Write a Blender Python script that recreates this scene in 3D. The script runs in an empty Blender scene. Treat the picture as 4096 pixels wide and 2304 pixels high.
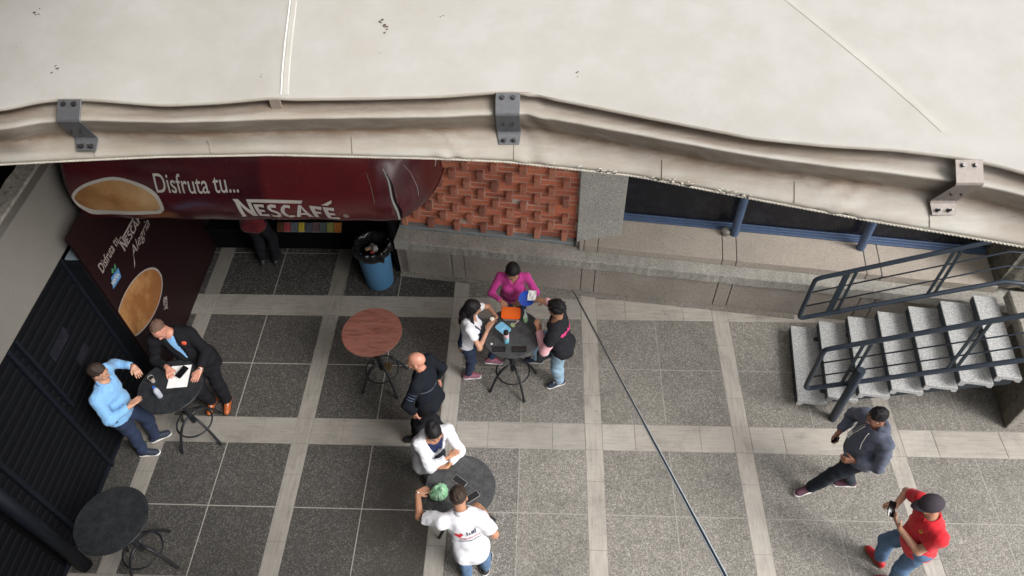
import bpy, bmesh, math, random
import numpy as np
from mathutils import Vector, Matrix
from mathutils.bvhtree import BVHTree
random.seed(7); np.random.seed(7)
scene = bpy.context.scene
COL = scene.collection

# ------------------------------------------------------------------ camera, sky, sun, exposure
cam_data = bpy.data.cameras.new('camera'); cam = bpy.data.objects.new('camera', cam_data); COL.objects.link(cam)
cam_data.sensor_width = 36.0; cam_data.lens = 26.388; cam_data.clip_start = 0.05; cam_data.clip_end = 400
cam.matrix_world = Matrix(((0.9991571, -0.0130419, 0.0389229, 4.97442),
                           (0.0350160, 0.7656309, -0.6423264, -6.90181),
                           (-0.0214234, 0.6431479, 0.7654422, 8.45467),
                           (0, 0, 0, 1)))
scene.camera = cam
SUN_EL, SUN_AZ = math.radians(44), math.radians(122)      # azimuth clockwise from +Y
world = bpy.data.worlds.new('World'); scene.world = world; world.use_nodes = True
wn = world.node_tree; wn.nodes.clear()
sky = wn.nodes.new('ShaderNodeTexSky'); sky.sky_type = 'NISHITA'; sky.sun_disc = False
sky.sun_elevation = SUN_EL; sky.sun_rotation = SUN_AZ; sky.air_density = 1.0; sky.dust_density = 6.0; sky.ozone_density = 1.0
hs = wn.nodes.new('ShaderNodeHueSaturation'); hs.inputs['Saturation'].default_value = 0.22
bg = wn.nodes.new('ShaderNodeBackground'); bg.inputs['Strength'].default_value = 0.15
wo = wn.nodes.new('ShaderNodeOutputWorld')
wn.links.new(sky.outputs[0], hs.inputs['Color']); wn.links.new(hs.outputs[0], bg.inputs['Color']); wn.links.new(bg.outputs[0], wo.inputs[0])
sl = bpy.data.lights.new('sun', 'SUN'); sl.energy = 1.4; sl.angle = math.radians(24); sl.color = (1.0, 0.965, 0.92)
sun = bpy.data.objects.new('sun', sl); COL.objects.link(sun)
sd = Vector((math.sin(SUN_AZ)*math.cos(SUN_EL), math.cos(SUN_AZ)*math.cos(SUN_EL), math.sin(SUN_EL)))
sun.rotation_euler = sd.to_track_quat('Z', 'Y').to_euler()
scene.view_settings.view_transform = 'Standard'; scene.view_settings.look = 'None'
scene.view_settings.exposure = 0.62; scene.view_settings.gamma = 1.0; scene.view_settings.use_curve_mapping = False

# ------------------------------------------------------------------ helpers
def tag(o, label=None, cat=None, group=None, kind=None):
    if label: o['label'] = label
    if cat: o['category'] = cat
    if group: o['group'] = group
    if kind: o['kind'] = kind
    return o
def empty(name, loc=(0, 0, 0), rz=0.0, label=None, cat=None, group=None, kind=None):
    o = bpy.data.objects.new(name, None); o.location = loc; o.rotation_euler = (0, 0, rz); o.empty_display_size = 0.1
    COL.objects.link(o); return tag(o, label, cat, group, kind)
def mesh_obj(name, me, m, parent=None):
    o = bpy.data.objects.new(name, me); COL.objects.link(o)
    if m is not None and len(me.materials) == 0: me.materials.append(m)
    if parent is not None: o.parent = parent
    return o
def py_mesh(name, V, F, m, parent=None, smooth=False):
    me = bpy.data.meshes.new(name); me.from_pydata([tuple(v) for v in V], [], [tuple(f) for f in F]); me.update()
    if smooth: me.polygons.foreach_set('use_smooth', [True]*len(me.polygons))
    return mesh_obj(name, me, m, parent)
def bm_obj(name, bm, m, parent=None, smooth=False):
    me = bpy.data.meshes.new(name); bmesh.ops.recalc_face_normals(bm, faces=bm.faces); bm.to_mesh(me); bm.free()
    if smooth: me.polygons.foreach_set('use_smooth', [True]*len(me.polygons))
    return mesh_obj(name, me, m, parent)
def box(bm, x0, x1, y0, y1, z0, z1, bev=0.0, M=None):
    g = bmesh.ops.create_cube(bm, size=1.0)['verts']
    T = Matrix.Translation(((x0+x1)/2, (y0+y1)/2, (z0+z1)/2)) @ Matrix.Diagonal((x1-x0, y1-y0, z1-z0, 1))
    bmesh.ops.transform(bm, matrix=T if M is None else M @ T, verts=g)
    if bev > 0:
        es = list({e for v in g for e in v.link_edges})
        bmesh.ops.bevel(bm, geom=es, offset=bev, segments=1, affect='EDGES', profile=.5)
def box_obj(name, b, m, parent=None, bev=0.0, M=None):
    bm = bmesh.new(); box(bm, *b, bev=bev, M=M); return bm_obj(name, bm, m, parent)
def tube_geo(pts, rad, seg=8, cap=True, closed=False):
    P = [Vector(p) for p in pts]; n = len(P); V = []; F = []
    R = rad if hasattr(rad, '__len__') else [rad]*n
    T = []
    for i in range(n):
        a = P[(i-1) % n] if (closed or i > 0) else P[i]; b = P[(i+1) % n] if (closed or i < n-1) else P[i]
        T.append((b-a).normalized())
    up = Vector((0, 0, 1)) if abs(T[0].z) < 0.9 else Vector((1, 0, 0))
    N = (up - T[0]*up.dot(T[0])).normalized()
    for i in range(n):
        N = (N - T[i]*N.dot(T[i])).normalized(); B = T[i].cross(N)
        for k in range(seg):
            a = 2*math.pi*k/seg; V.append(P[i] + (N*math.cos(a)+B*math.sin(a))*R[i])
    m = n if closed else n-1
    for i in range(m):
        for k in range(seg):
            a = i*seg+k; b = i*seg+(k+1) % seg; c = ((i+1) % n)*seg+(k+1) % seg; d = ((i+1) % n)*seg+k
            F.append((a, b, c, d))
    if cap and not closed:
        F.append(tuple(range(seg))[::-1]); F.append(tuple((n-1)*seg+k for k in range(seg)))
    return V, F
def tube(name, pts, rad, m, parent=None, seg=8, closed=False, smooth=True):
    V, F = tube_geo(pts, rad, seg, True, closed); return py_mesh(name, V, F, m, parent, smooth)
def smooth_path(pts, n=6):
    P = [Vector(p) for p in pts]; out = []
    for i in range(len(P)-1):
        p0 = P[max(i-1, 0)]; p1 = P[i]; p2 = P[i+1]; p3 = P[min(i+2, len(P)-1)]
        for k in range(n):
            t = k/n
            out.append(0.5*((2*p1)+(p2-p0)*t+(2*p0-5*p1+4*p2-p3)*t*t+(3*p1-p0-3*p2+p3)*t**3))
    out.append(P[-1]); return out
def lathe(name, prof, m, parent=None, seg=24, center=(0, 0, 0), smooth=True, closed=False):
    V = []; F = []; n = len(prof)
    for i in range(seg):
        a = 2*math.pi*i/seg
        for r, z in prof: V.append((center[0]+r*math.cos(a), center[1]+r*math.sin(a), center[2]+z))
    for i in range(seg):
        j = (i+1) % seg
        for k in range(n-1):
            F.append((i*n+k, j*n+k, j*n+k+1, i*n+k+1))
    o = py_mesh(name, V, F, m, parent, smooth)
    bm = bmesh.new(); bm.from_mesh(o.data); bmesh.ops.remove_doubles(bm, verts=bm.verts, dist=1e-5); bmesh.ops.recalc_face_normals(bm, faces=bm.faces)
    bm.to_mesh(o.data); bm.free()
    if smooth:
        try: o.data.set_sharp_from_angle(angle=math.radians(35))
        except Exception: pass
    return o

# ------------------------------------------------------------------ materials
class NT:
    def __init__(s, name):
        s.m = bpy.data.materials.new(name); s.m.use_nodes = True; s.t = s.m.node_tree; s.n = s.t.nodes
        s.p = s.n['Principled BSDF']; s.out = s.n['Material Output']
    def new(s, k, **kw):
        x = s.n.new(k)
        for a, b in kw.items(): setattr(x, a, b)
        return x
    def l(s, a, b): s.t.links.new(a, b)
    def coord(s, world=True, scale=(1, 1, 1), rot=(0, 0, 0)):
        if world: c = s.new('ShaderNodeNewGeometry').outputs['Position']
        else: c = s.new('ShaderNodeTexCoord').outputs['Object']
        mp = s.new('ShaderNodeMapping'); mp.inputs['Scale'].default_value = scale; mp.inputs['Rotation'].default_value = rot
        s.l(c, mp.inputs['Vector']); return mp.outputs[0]
    def noise(s, vec, scale, detail=4, rough=0.55):
        x = s.new('ShaderNodeTexNoise'); x.inputs['Scale'].default_value = scale; x.inputs['Detail'].default_value = detail
        x.inputs['Roughness'].default_value = rough; s.l(vec, x.inputs['Vector']); return x.outputs['Fac']
    def ramp(s, fac, stops):
        r = s.new('ShaderNodeValToRGB'); e = r.color_ramp.elements
        while len(e) < len(stops): e.new(0.5)
        for i, (p, c) in enumerate(stops):
            e[i].position = p; e[i].color = (c[0], c[1], c[2], 1) if hasattr(c, '__len__') else (c, c, c, 1)
        s.l(fac, r.inputs[0]); return r.outputs[0]
    def mix(s, fac, a, b, mode='MIX'):
        x = s.new('ShaderNodeMix', data_type='RGBA', blend_type=mode)
        for inp, v in ((x.inputs[0], fac), (x.inputs[6], a), (x.inputs[7], b)):
            if hasattr(v, 'is_output'): s.l(v, inp)
            elif hasattr(v, '__len__'): inp.default_value = (v[0], v[1], v[2], 1)
            else: inp.default_value = v
        return x.outputs[2]
    def math(s, op, a, b=0.0):
        x = s.new('ShaderNodeMath', operation=op)
        for inp, v in ((x.inputs[0], a), (x.inputs[1], b)):
            if hasattr(v, 'is_output'): s.l(v, inp)
            else: inp.default_value = v
        return x.outputs[0]
    def bump(s, h, strength=0.3, dist=0.01):
        b = s.new('ShaderNodeBump'); b.inputs['Strength'].default_value = strength; b.inputs['Distance'].default_value = dist
        s.l(h, b.inputs['Height']); s.l(b.outputs[0], s.p.inputs['Normal'])
    def base(s, c):
        if hasattr(c, 'is_output'): s.l(c, s.p.inputs['Base Color'])
        else: s.p.inputs['Base Color'].default_value = (c[0], c[1], c[2], 1)

def simple(name, c, rough=0.6, metal=0.0, var=0.12, scale=18.0, bump=0.0, bscale=80.0, world=False, rnd=0.0, spec=None, coat=0.0):
    n = NT(name); v = n.coord(world)
    f = n.noise(v, scale, 5)
    col = n.mix(f, [x*(1-var) for x in c], [min(1, x*(1+var)) for x in c])
    if rnd > 0:
        oi = n.new('ShaderNodeObjectInfo').outputs['Random']
        k = n.ramp(oi, [(0, 1-rnd), (1, 1+rnd)]) if 1+rnd <= 1 else n.ramp(oi, [(0, 1-2*rnd), (1, 1.0)])
        col = n.mix(1.0, col, k, 'MULTIPLY')
    n.base(col); n.p.inputs['Roughness'].default_value = rough; n.p.inputs['Metallic'].default_value = metal
    if spec is not None: n.p.inputs['Specular IOR Level'].default_value = spec
    if coat: n.p.inputs['Coat Weight'].default_value = coat
    if bump > 0: n.bump(n.noise(v, bscale, 3), bump, 0.004)
    return n.m

def dirty(n, col, amt=1.0):
    v = n.coord(True)
    w = n.noise(v, 2.7, 7, .68); col = n.mix(n.ramp(w, [(.52, 0.0), (.68, .42*amt)]), col, (.045, .040, .034))
    vo = n.new('ShaderNodeTexVoronoi'); vo.inputs['Scale'].default_value = 3.1; vo.inputs['Randomness'].default_value = 1.0; n.l(v, vo.inputs['Vector'])
    sep = n.new('ShaderNodeSeparateColor'); n.l(vo.outputs['Color'], sep.inputs[0])
    sp = n.math('MULTIPLY', n.ramp(vo.outputs['Distance'], [(.035, 1.0), (.055, 0.0)]), n.ramp(sep.outputs[0], [(.55, 0.0), (.6, .7*amt)]))
    return n.mix(sp, col, (.030, .027, .024))
def terrazzo(name, dark=False, base=(.185, .174, .158), light=(.46, .44, .40), low=(.055, .052, .048), sc=95.0, world=True, stain=True):
    n = NT(name); v = n.coord(world)
    vo = n.new('ShaderNodeTexVoronoi'); vo.inputs['Scale'].default_value = sc; n.l(v, vo.inputs['Vector'])
    sep = n.new('ShaderNodeSeparateColor'); n.l(vo.outputs['Color'], sep.inputs[0])
    chips = n.ramp(sep.outputs[0], [(0.0, low), (0.22, [b*0.62 for b in base]), (0.45, base), (0.72, [b*1.35 for b in base]), (0.90, light), (1.0, [min(1, x*1.25) for x in light])])
    fine = n.noise(v, sc*1.1, 3, 0.75)
    col = n.mix(0.35, chips, n.ramp(fine, [(0.3, [b*0.5 for b in base]), (0.7, [b*1.9 for b in base])]))
    big = n.noise(v, 0.9, 5, 0.6)
    col = n.mix(1.0, col, n.ramp(big, [(0.3, 0.78), (0.7, 1.0)]), 'MULTIPLY')
    if stain:
        oi = n.new('ShaderNodeObjectInfo').outputs['Random']
        col = n.mix(1.0, col, n.ramp(oi, [(0, 0.86), (1, 1.0)]), 'MULTIPLY')
        # spilt-drink stain on the slabs left of the round table with the green bag
        mp = n.new('ShaderNodeMapping'); mp.inputs['Location'].default_value = (-3.35*1.1, 3.55*0.9, 0); mp.inputs['Scale'].default_value = (1.1, 0.9, 1)
        n.l(n.new('ShaderNodeNewGeometry').outputs['Position'], mp.inputs['Vector'])
        g = n.new('ShaderNodeTexGradient', gradient_type='SPHERICAL'); n.l(mp.outputs[0], g.inputs[0])
        st = n.math('MULTIPLY', g.outputs['Fac'], n.ramp(n.noise(v, 1.7, 4, .6), [(0.35, 0.0), (0.62, 1.6)]))
        st = n.math('MINIMUM', st, 0.62)
        col = n.mix(st, col, (.035, .03, .024))
        col = dirty(n, col, .8)
    n.base(col); n.p.inputs['Roughness'].default_value = 0.55
    n.bump(fine, 0.15, 0.003)
    return n.m

def travertine(name, along_x=True, c=(.43, .40, .36)):
    n = NT(name)
    v = n.coord(True, (1.2, 11, 8) if along_x else (11, 1.2, 8))
    f = n.noise(v, 2.6, 7, 0.62)
    col = n.ramp(f, [(0.28, [x*0.70 for x in c]), (0.45, [x*0.92 for x in c]), (0.6, c), (0.75, [min(1, x*1.18) for x in c])])
    v2 = n.coord(True, (9, 46, 20) if along_x else (46, 9, 20))
    pit = n.noise(v2, 1.6, 3, 0.55)
    pm = n.ramp(pit, [(0.66, 0.0), (0.70, 0.8)])
    col = n.mix(pm, col, [x*0.35 for x in c])
    big = n.noise(n.coord(True), 1.3, 5, 0.6)
    col = n.mix(1.0, col, n.ramp(big, [(0.3, 0.80), (0.7, 1.0)]), 'MULTIPLY')
    oi = n.new('ShaderNodeObjectInfo').outputs['Random']
    col = n.mix(1.0, col, n.ramp(oi, [(0, (.93, .92, .91)), (1, 1.0)]), 'MULTIPLY')
    col = dirty(n, col, .6)
    n.base(col); n.p.inputs['Roughness'].default_value = 0.6; n.bump(f, 0.12, 0.003)
    return n.m

def concrete(name, c, grain=0.35, sc=60.0, stain=0.6, world=True, bumps=0.5, moss=False):
    n = NT(name); v = n.coord(world)
    f = n.noise(v, sc, 5, 0.75); big = n.noise(v, 1.6, 6, 0.62)
    col = n.mix(n.ramp(f, [(0.30, 0.0), (0.72, 1.0)]), [x*(1-grain) for x in c], [min(1, x*(1+grain)) for x in c])
    vo = n.new('ShaderNodeTexVoronoi'); vo.inputs['Scale'].default_value = sc*1.1; n.l(v, vo.inputs['Vector'])
    sep = n.new('ShaderNodeSeparateColor'); n.l(vo.outputs['Color'], sep.inputs[0])
    col = n.mix(n.ramp(sep.outputs[0], [(0.80, 0.0), (0.95, 0.5)]), col, [min(1, x*1.5) for x in c])
    col = n.mix(n.ramp(sep.outputs[1], [(0.86, 0.0), (0.95, 0.55)]), col, [x*0.35 for x in c])
    col = n.mix(1.0, col, n.ramp(big, [(0.28, 1-stain*0.6), (0.62, 1.0)]), 'MULTIPLY')
    if moss: col = n.mix(n.ramp(n.noise(v, 5, 6, .7), [(0.45, 0.0), (0.62, 0.85)]), col, (.03, .032, .026))
    n.base(col); n.p.inputs['Roughness'].default_value = 0.9; n.bump(f, bumps, 0.008)
    return n.m

def fabric(name, c, rough=0.85, var=0.10, sheen=0.15, bump=0.25, fold=22.0):
    n = NT(name); v = n.coord(False)
    f = n.noise(v, fold, 4, 0.6)
    col = n.mix(f, [x*(1-var) for x in c], [min(1, x*(1+var)) for x in c])
    n.base(col); n.p.inputs['Roughness'].default_value = rough
    if 'Sheen Weight' in n.p.inputs: n.p.inputs['Sheen Weight'].default_value = 0 if max(c) < .1 else sheen
    n.p.inputs['Specular IOR Level'].default_value = .12 if max(c) < .1 else .3
    n.bump(f, bump, 0.02)
    return n.m
def denim(name, c, fade=0.5):
    n = NT(name); v = n.coord(False, (1, 1, 0.4))
    f = n.noise(v, 9, 6, 0.65); g = n.noise(n.coord(False), 160, 2)
    col = n.ramp(f, [(0.3, [x*0.7 for x in c]), (0.55, c), (0.75, [min(1, x*(1+fade)) for x in c])])
    col = n.mix(0.25, col, n.ramp(g, [(0.3, [x*0.6 for x in c]), (0.7, [min(1, x*1.6) for x in c])]))
    n.base(col); n.p.inputs['Roughness'].default_value = 0.9; n.bump(f, 0.35, 0.02); return n.m
def skin(name, c):
    n = NT(name); v = n.coord(False); f = n.noise(v, 30, 4)
    n.base(n.mix(f, [c[0]*0.88, c[1]*0.84, c[2]*0.82], [min(1, c[0]*1.08), min(1, c[1]*1.08), min(1, c[2]*1.08)]))
    n.p.inputs['Roughness'].default_value = 0.5
    n.p.inputs['Subsurface Weight'].default_value = 0.08; n.p.inputs['Subsurface Radius'].default_value = (0.02, 0.008, 0.004)
    return n.m
def hairmat(name, c=(.012, .010, .010), rough=0.42):
    n = NT(name); v = n.coord(False, (60, 60, 8)); f = n.noise(v, 3, 4)
    n.base(n.mix(f, [x*0.6 for x in c], [x*1.8 for x in c])); n.p.inputs['Roughness'].default_value = rough; n.p.inputs['Specular IOR Level'].default_value = .22; n.bump(f, 0.5, 0.01); return n.m

M = {}
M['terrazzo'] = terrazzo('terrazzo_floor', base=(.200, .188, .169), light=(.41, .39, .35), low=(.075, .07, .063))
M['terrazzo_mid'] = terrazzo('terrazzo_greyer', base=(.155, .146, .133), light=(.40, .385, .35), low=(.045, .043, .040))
M['terrazzo_kiosk_shade'] = terrazzo('terrazzo_kiosk_shade', base=(.032, .031, .029), light=(.24, .235, .22), low=(.010, .010, .010))  # slabs before the kiosk: its shade is painted into the colour
M['trav_x_s'] = travertine('kiosk_shade_travertine_across', True, (.20, .188, .168)); M['trav_y_s'] = travertine('kiosk_shade_travertine_along', False, (.20, .188, .168))  # kiosk-front strips, darkened to carry the shade there
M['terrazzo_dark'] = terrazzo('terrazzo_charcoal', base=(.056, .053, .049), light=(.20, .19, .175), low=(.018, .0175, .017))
M['trav_x_w'] = travertine('shaded_travertine_across', True, (.285, .268, .240)); M['trav_y_w'] = travertine('shaded_travertine_along', False, (.285, .268, .240))  # left-hand strips with the shade of that side painted in
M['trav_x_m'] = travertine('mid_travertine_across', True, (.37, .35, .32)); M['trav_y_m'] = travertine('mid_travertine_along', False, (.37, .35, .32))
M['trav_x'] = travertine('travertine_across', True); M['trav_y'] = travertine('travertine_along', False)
M['grout'] = simple('light_divider_strip', (.30, .288, .262), 0.8, var=0.2, world=True, scale=8)
M['grout_dark'] = simple('dark_stone_joint', (.13, .122, .11), 0.9, var=0.3, world=True)
M['ground'] = concrete('far_ground_concrete', (.20, .195, .18), 0.2, 30)
M['wallconc'] = concrete('aggregate_wall_panel', (.30, .27, .235), 0.30, 95, 0.45)
M['lip'] = concrete('rough_grey_lip', (.35, .34, .31), 0.34, 75, 0.5, bumps=0.9)
M['bench'] = concrete('washed_pebble_bench', (.38, .335, .29), 0.2, 110, 0.3)
M['pillar'] = concrete('bush_hammered_pillar', (.36, .355, .33), 0.45, 60, 0.25, bumps=1.2)
M['fillet'] = concrete('cement_fillet', (.20, .185, .165), 0.2, 40, 0.4)
M['bluegrey'] = simple('grey_blue_cement_strip', (.22, .25, .26), 0.8, var=0.25, world=True, scale=7)
M['mortar'] = simple('pale_mortar', (.62, .54, .47), 0.9, var=0.25, world=True, scale=40)
M['tread'] = terrazzo('step_terrazzo', base=(.34, .345, .345), light=(.62, .63, .63), low=(.14, .145, .15), sc=140, stain=False)
M['navy'] = simple('navy_painted_steel', (.021, .031, .048), 0.38, 0.0, var=0.25, scale=6, bump=0.08)
M['navy_dark'] = simple('dark_teal_steel', (.012, .022, .032), 0.5, 0.0, var=0.3, scale=6)
M['bluepaint'] = simple('worn_blue_paint', (.060, .095, .175), 0.5, 0.0, var=0.3, scale=14, bump=0.15)
M['moss'] = concrete('weathered_mossy_concrete', (.19, .175, .14), 0.3, 30, 0.7, moss=True)
M['pier'] = concrete('board_marked_pier', (.17, .155, .125), 0.25, 30, 0.5)
M['landing'] = concrete('landing_concrete', (.25, .235, .205), 0.2, 40, 0.3)
M['parapet'] = simple('smooth_formed_concrete', (.155, .147, .132), .85, var=.10, scale=5, world=True, bump=.1)
M['ledge'] = concrete('broken_ledge', (.30, .28, .25), 0.35, 25, 0.7)
M['black'] = simple('matt_black_paint', (.006, .007, .009), 0.6, var=0.3, spec=.15)
M['void'] = simple('unlit_interior_black', (.005, .005, .006), 0.9, spec=.05)
M['shutter'] = simple('black_shutter_slat', (.003, .0035, .005), 0.7, 0.0, spec=.12, var=0.3, bump=0.1)
M['shutpost'] = simple('dark_shutter_post', (.006, .008, .013), 0.55, var=0.3, spec=.2)
M['iron'] = simple('black_wrought_iron', (.018, .020, .024), 0.42, 0.3, var=0.3, bump=0.15)
M['plate'] = simple('galvanised_plate', (.125, .13, .14), 0.5, 0.35, var=0.35, scale=30, bump=0.2)
M['plate_rust'] = simple('rust_tinged_plate', (.19, .165, .15), 0.55, 0.35, var=0.35, scale=30, bump=0.2)
M['bolt'] = simple('bolt_steel', (.09, .085, .085), 0.4, 0.8)
M['chrome'] = simple('polished_steel_tube', (.10, .12, .14), 0.18, 1.0, var=0.1)
M['brass'] = simple('tarnished_brass', (.19, .14, .075), 0.5, 0.7, var=0.3)
M['paper'] = simple('white_paper', (.80, .80, .80), 0.8, var=0.03)
M['white'] = simple('white_rubber', (.72, .71, .70), 0.6, var=0.06)
M['phone'] = simple('black_phone_glass', (.006, .006, .008), 0.12, var=0.1)
M['phone_edge'] = simple('phone_edge_silver', (.45, .44, .44), 0.35, 0.6)
M['eye'] = simple('eye_white', (.65, .62, .60), 0.3, var=0.02); M['iris'] = simple('iris_dark', (.015, .010, .008), 0.2)
M['lips'] = simple('lips', (.30, .11, .095), 0.5, var=0.05)
M['brow'] = hairmat('brow_hair', (.012, .010, .009)); M['hair'] = hairmat('black_hair', (.009, .008, .009)); M['hair_brown'] = hairmat('dark_brown_hair', (.030, .021, .016), 0.5)
M['hair_thin'] = hairmat('greying_stubble', (.10, .06, .045), 0.6)
M['gold'] = simple('gold', (.55, .33, .08), 0.3, 1.0); M['silver'] = simple('silver', (.6, .6, .6), 0.25, 1.0)

def granite(name, a, b, c, sc=170, rough=0.35, streak=False):
    n = NT(name); v = n.coord(True)
    f = n.noise(v, sc, 4, 0.8)
    col = n.ramp(f, [(0.35, a), (0.52, b), (0.68, c)])
    g = n.noise(n.coord(True, (1, 1, 1)), 14, 6, 0.7)
    col = n.mix(n.ramp(g, [(0.42, 0.0), (0.7, 0.5)]), col, c)
    if not streak:
        s = n.noise(n.coord(True, (7, .7, 1), (0, 0, .12)), 1.2, 6, .65); col = n.mix(n.ramp(s, [(.50, 0.0), (.72, .30)]), col, (c[0]*.72, c[1]*.68, c[2]*.58))
        s = n.noise(n.coord(True), 90, 2, .5); col = n.mix(n.ramp(s, [(.74, 0.0), (.78, .55)]), col, (.16, .13, .10))
    if streak:
        s = n.noise(n.coord(True, (2.0, 13, 4), (0, 0, -0.35)), 1.9, 7, 0.68)
        col = n.mix(0.75, col, n.ramp(s, [(0.30, (.040, .019, .015)), (0.43, (.115, .044, .034)), (0.55, (.175, .072, .054)), (0.66, (.115, .064, .055)), (0.78, (.22, .12, .09))]))
    n.base(col); n.p.inputs['Roughness'].default_value = rough; n.p.inputs['Specular IOR Level'].default_value = .18; return n.m
M['granite'] = granite('black_granite', (.006, .007, .008), (.016, .018, .021), (.055, .058, .065))
M['granite_grey'] = granite('dark_grey_granite', (.020, .021, .023), (.042, .044, .048), (.12, .123, .13))
M['granite_red'] = granite('red_veined_granite', (.10, .04, .03), (.19, .075, .055), (.26, .13, .10), streak=True)

def canopy_mat(name, c, trans=0.25, dirt=0.5, streak=False):
    n = NT(name); v = n.coord(True)
    f = n.noise(v, 3.0, 7, 0.65); g = n.noise(v, 55, 3, 0.6); k = n.noise(v, 13, 2, 0.5)
    col = n.mix(n.ramp(f, [(0.3, dirt), (0.65, 0.0)]), c, [c[0]*0.80, c[1]*0.77, c[2]*0.70])
    col = n.mix(n.ramp(g, [(0.70, 0.0), (0.80, 0.5)]), col, [x*0.45 for x in c])
    if streak:
        s = n.noise(n.coord(True, (.8, 5, 7)), 1.6, 5, 0.6)
        col = n.mix(n.ramp(s, [(0.36, 0.38), (0.62, 0.0)]), col, (c[0]*0.52, c[1]*0.40, c[2]*0.30))
    if streak:
        at_ = n.new('ShaderNodeAttribute'); at_.attribute_name = 'stain_and_shade'
        nz = n.noise(n.coord(True, (2.2, 9, 9)), 2.0, 6, .65)
        gm = n.math('MULTIPLY', at_.outputs['Fac'], n.ramp(nz, [(.28, .62), (.58, 1.0)]))
        col = n.mix(gm, col, (.125, .080, .050))  # brown gutter stain together with painted shade of the folds
        bl_ = n.noise(n.coord(True, (6, 12, 30)), 2.2, 5, .7)
        col = n.mix(n.math('MULTIPLY', at_.outputs['Fac'], n.ramp(bl_, [(.60, 0.0), (.72, .6)])), col, (.06, .045, .035))
    n.base(col); n.p.inputs['Roughness'].default_value = 0.55; n.bump(g, 0.08, 0.004)
    tr = n.new('ShaderNodeBsdfTranslucent'); n.l(col, tr.inputs['Color'])
    mx = n.new('ShaderNodeMixShader'); mx.inputs[0].default_value = trans
    n.l(n.p.outputs[0], mx.inputs[1]); n.l(tr.outputs[0], mx.inputs[2]); n.l(mx.outputs[0], n.out.inputs['Surface'])
    return n.m
M['membrane'] = canopy_mat('white_membrane', (.78, .77, .735), 0.50, 0.5)
M['valance'] = canopy_mat('weathered_valance', (.50, .485, .45), 0.08, 0.9, True)
M['rope'] = simple('weathered_rope', (.45, .42, .36), 0.8, var=0.3)

# ------------------------------------------------------------------ floor: terrazzo slabs between travertine strips
CX, CY = 1.85, 1.85*1.1066            # module of the paving grid
WV, WH = 0.1162*CX, 0.1985*CX         # widths of the narrow and the wide strips
floor = empty('plaza_floor', kind='structure', label='terrazzo slab paving divided by pale travertine strips')
def flat_piece(name, x0, x1, y0, y1, z, m, parent, bev=0.003, th=0.04):
    V = [(x0, y0, z-th), (x1, y0, z-th), (x1, y1, z-th), (x0, y1, z-th), (x0, y0, z-bev), (x1, y0, z-bev), (x1, y1, z-bev), (x0, y1, z-bev),
         (x0+bev, y0+bev, z), (x1-bev, y0+bev, z), (x1-bev, y1-bev, z), (x0+bev, y1-bev, z)]
    F = [(0, 1, 5, 4), (1, 2, 6, 5), (2, 3, 7, 6), (3, 0, 4, 7), (4, 5, 9, 8), (5, 6, 10, 9), (6, 7, 11, 10), (7, 4, 8, 11), (8, 9, 10, 11)]
    return py_mesh(name, V, F, m, parent)
def wall_y(x): return 0.475 - (x-2.889)*0.12495      # foot of the low wall on the right
G = 0.0042; g2 = 0.0016
for i in range(-1, 6):
    for j in range(-1, 4):
        X0 = i*CX; Y0 = -j*CY                                  # strip corner: V strip X0..X0+WV, H strip Y0-WH..Y0
        def ok(xa, xb, ya, yb):
            if xb < -0.62 or xa > 12.3 or ya > 1.1 or yb < -6.7: return False
            if min(xa, xb) > 2.9 and ya > wall_y(xa)+0.15: return False
            return True
        z = 0.0; sfx = '_s' if (i < 2 and j < 0) else '_w' if i < 2 else ('_m' if i == 2 else '')  # strip tone steps darker leftward: shade put into the stone colour
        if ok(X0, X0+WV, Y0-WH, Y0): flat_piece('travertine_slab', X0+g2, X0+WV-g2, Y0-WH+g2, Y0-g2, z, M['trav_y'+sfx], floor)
        a = X0+WV; L = CX-WV
        for p, q in ((0, .25), (.25, .75), (.75, 1)):
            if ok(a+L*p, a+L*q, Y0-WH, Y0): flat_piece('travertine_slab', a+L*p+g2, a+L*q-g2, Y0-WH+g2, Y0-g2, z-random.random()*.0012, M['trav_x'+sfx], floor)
        b = Y0-WH; Lb = CY-WH
        for p, q in ((0, .25), (.25, .75), (.75, 1)):
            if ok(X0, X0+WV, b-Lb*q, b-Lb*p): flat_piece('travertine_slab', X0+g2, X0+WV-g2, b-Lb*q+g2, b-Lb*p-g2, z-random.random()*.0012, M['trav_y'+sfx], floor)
        for u in (0, 1):
            for v in (0, 1):
                xa = a+L*u/2+(G if u else g2); xb = a+L*(u+1)/2-(g2 if u else G)
                yb = b-Lb*v/2-(G if v else g2); ya = b-Lb*(v+1)/2+(g2 if v else G)
                if ok(xa, xb, ya, yb): flat_piece('terrazzo_slab', xa, xb, ya, yb, z-0.0015*random.random(), M['terrazzo_kiosk_shade' if (i < 2 and j < 0) else 'terrazzo_dark' if i < 2 else ('terrazzo_mid' if i == 2 and u == 0 or (i == 2 and j > 0 and False) else 'terrazzo')], floor)
# joint beds just under the surface: pale divider under the slabs, dark under the strips
bm = bmesh.new(); bm2 = bmesh.new()
for i in range(-1, 6):
    for j in range(-1, 4):
        X0 = i*CX; Y0 = -j*CY
        box(bm, X0+WV+0.0005, X0+CX-0.0005, Y0-CY+0.0005, Y0-WH-0.0005, -0.06, -0.0022)
box(bm2, -2, 13, -9, 3, -0.075, -0.0062)
bm_obj('divider_strip', bm, M['grout'], floor); bm_obj('joint_bed', bm2, M['grout_dark'], floor)
gr = py_mesh('ground', [(-60, -60, -0.09), (70, -60, -0.09), (70, 60, -0.09), (-60, 60, -0.09)], [(0, 1, 2, 3)], M['ground']); tag(gr, kind='structure')

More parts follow.
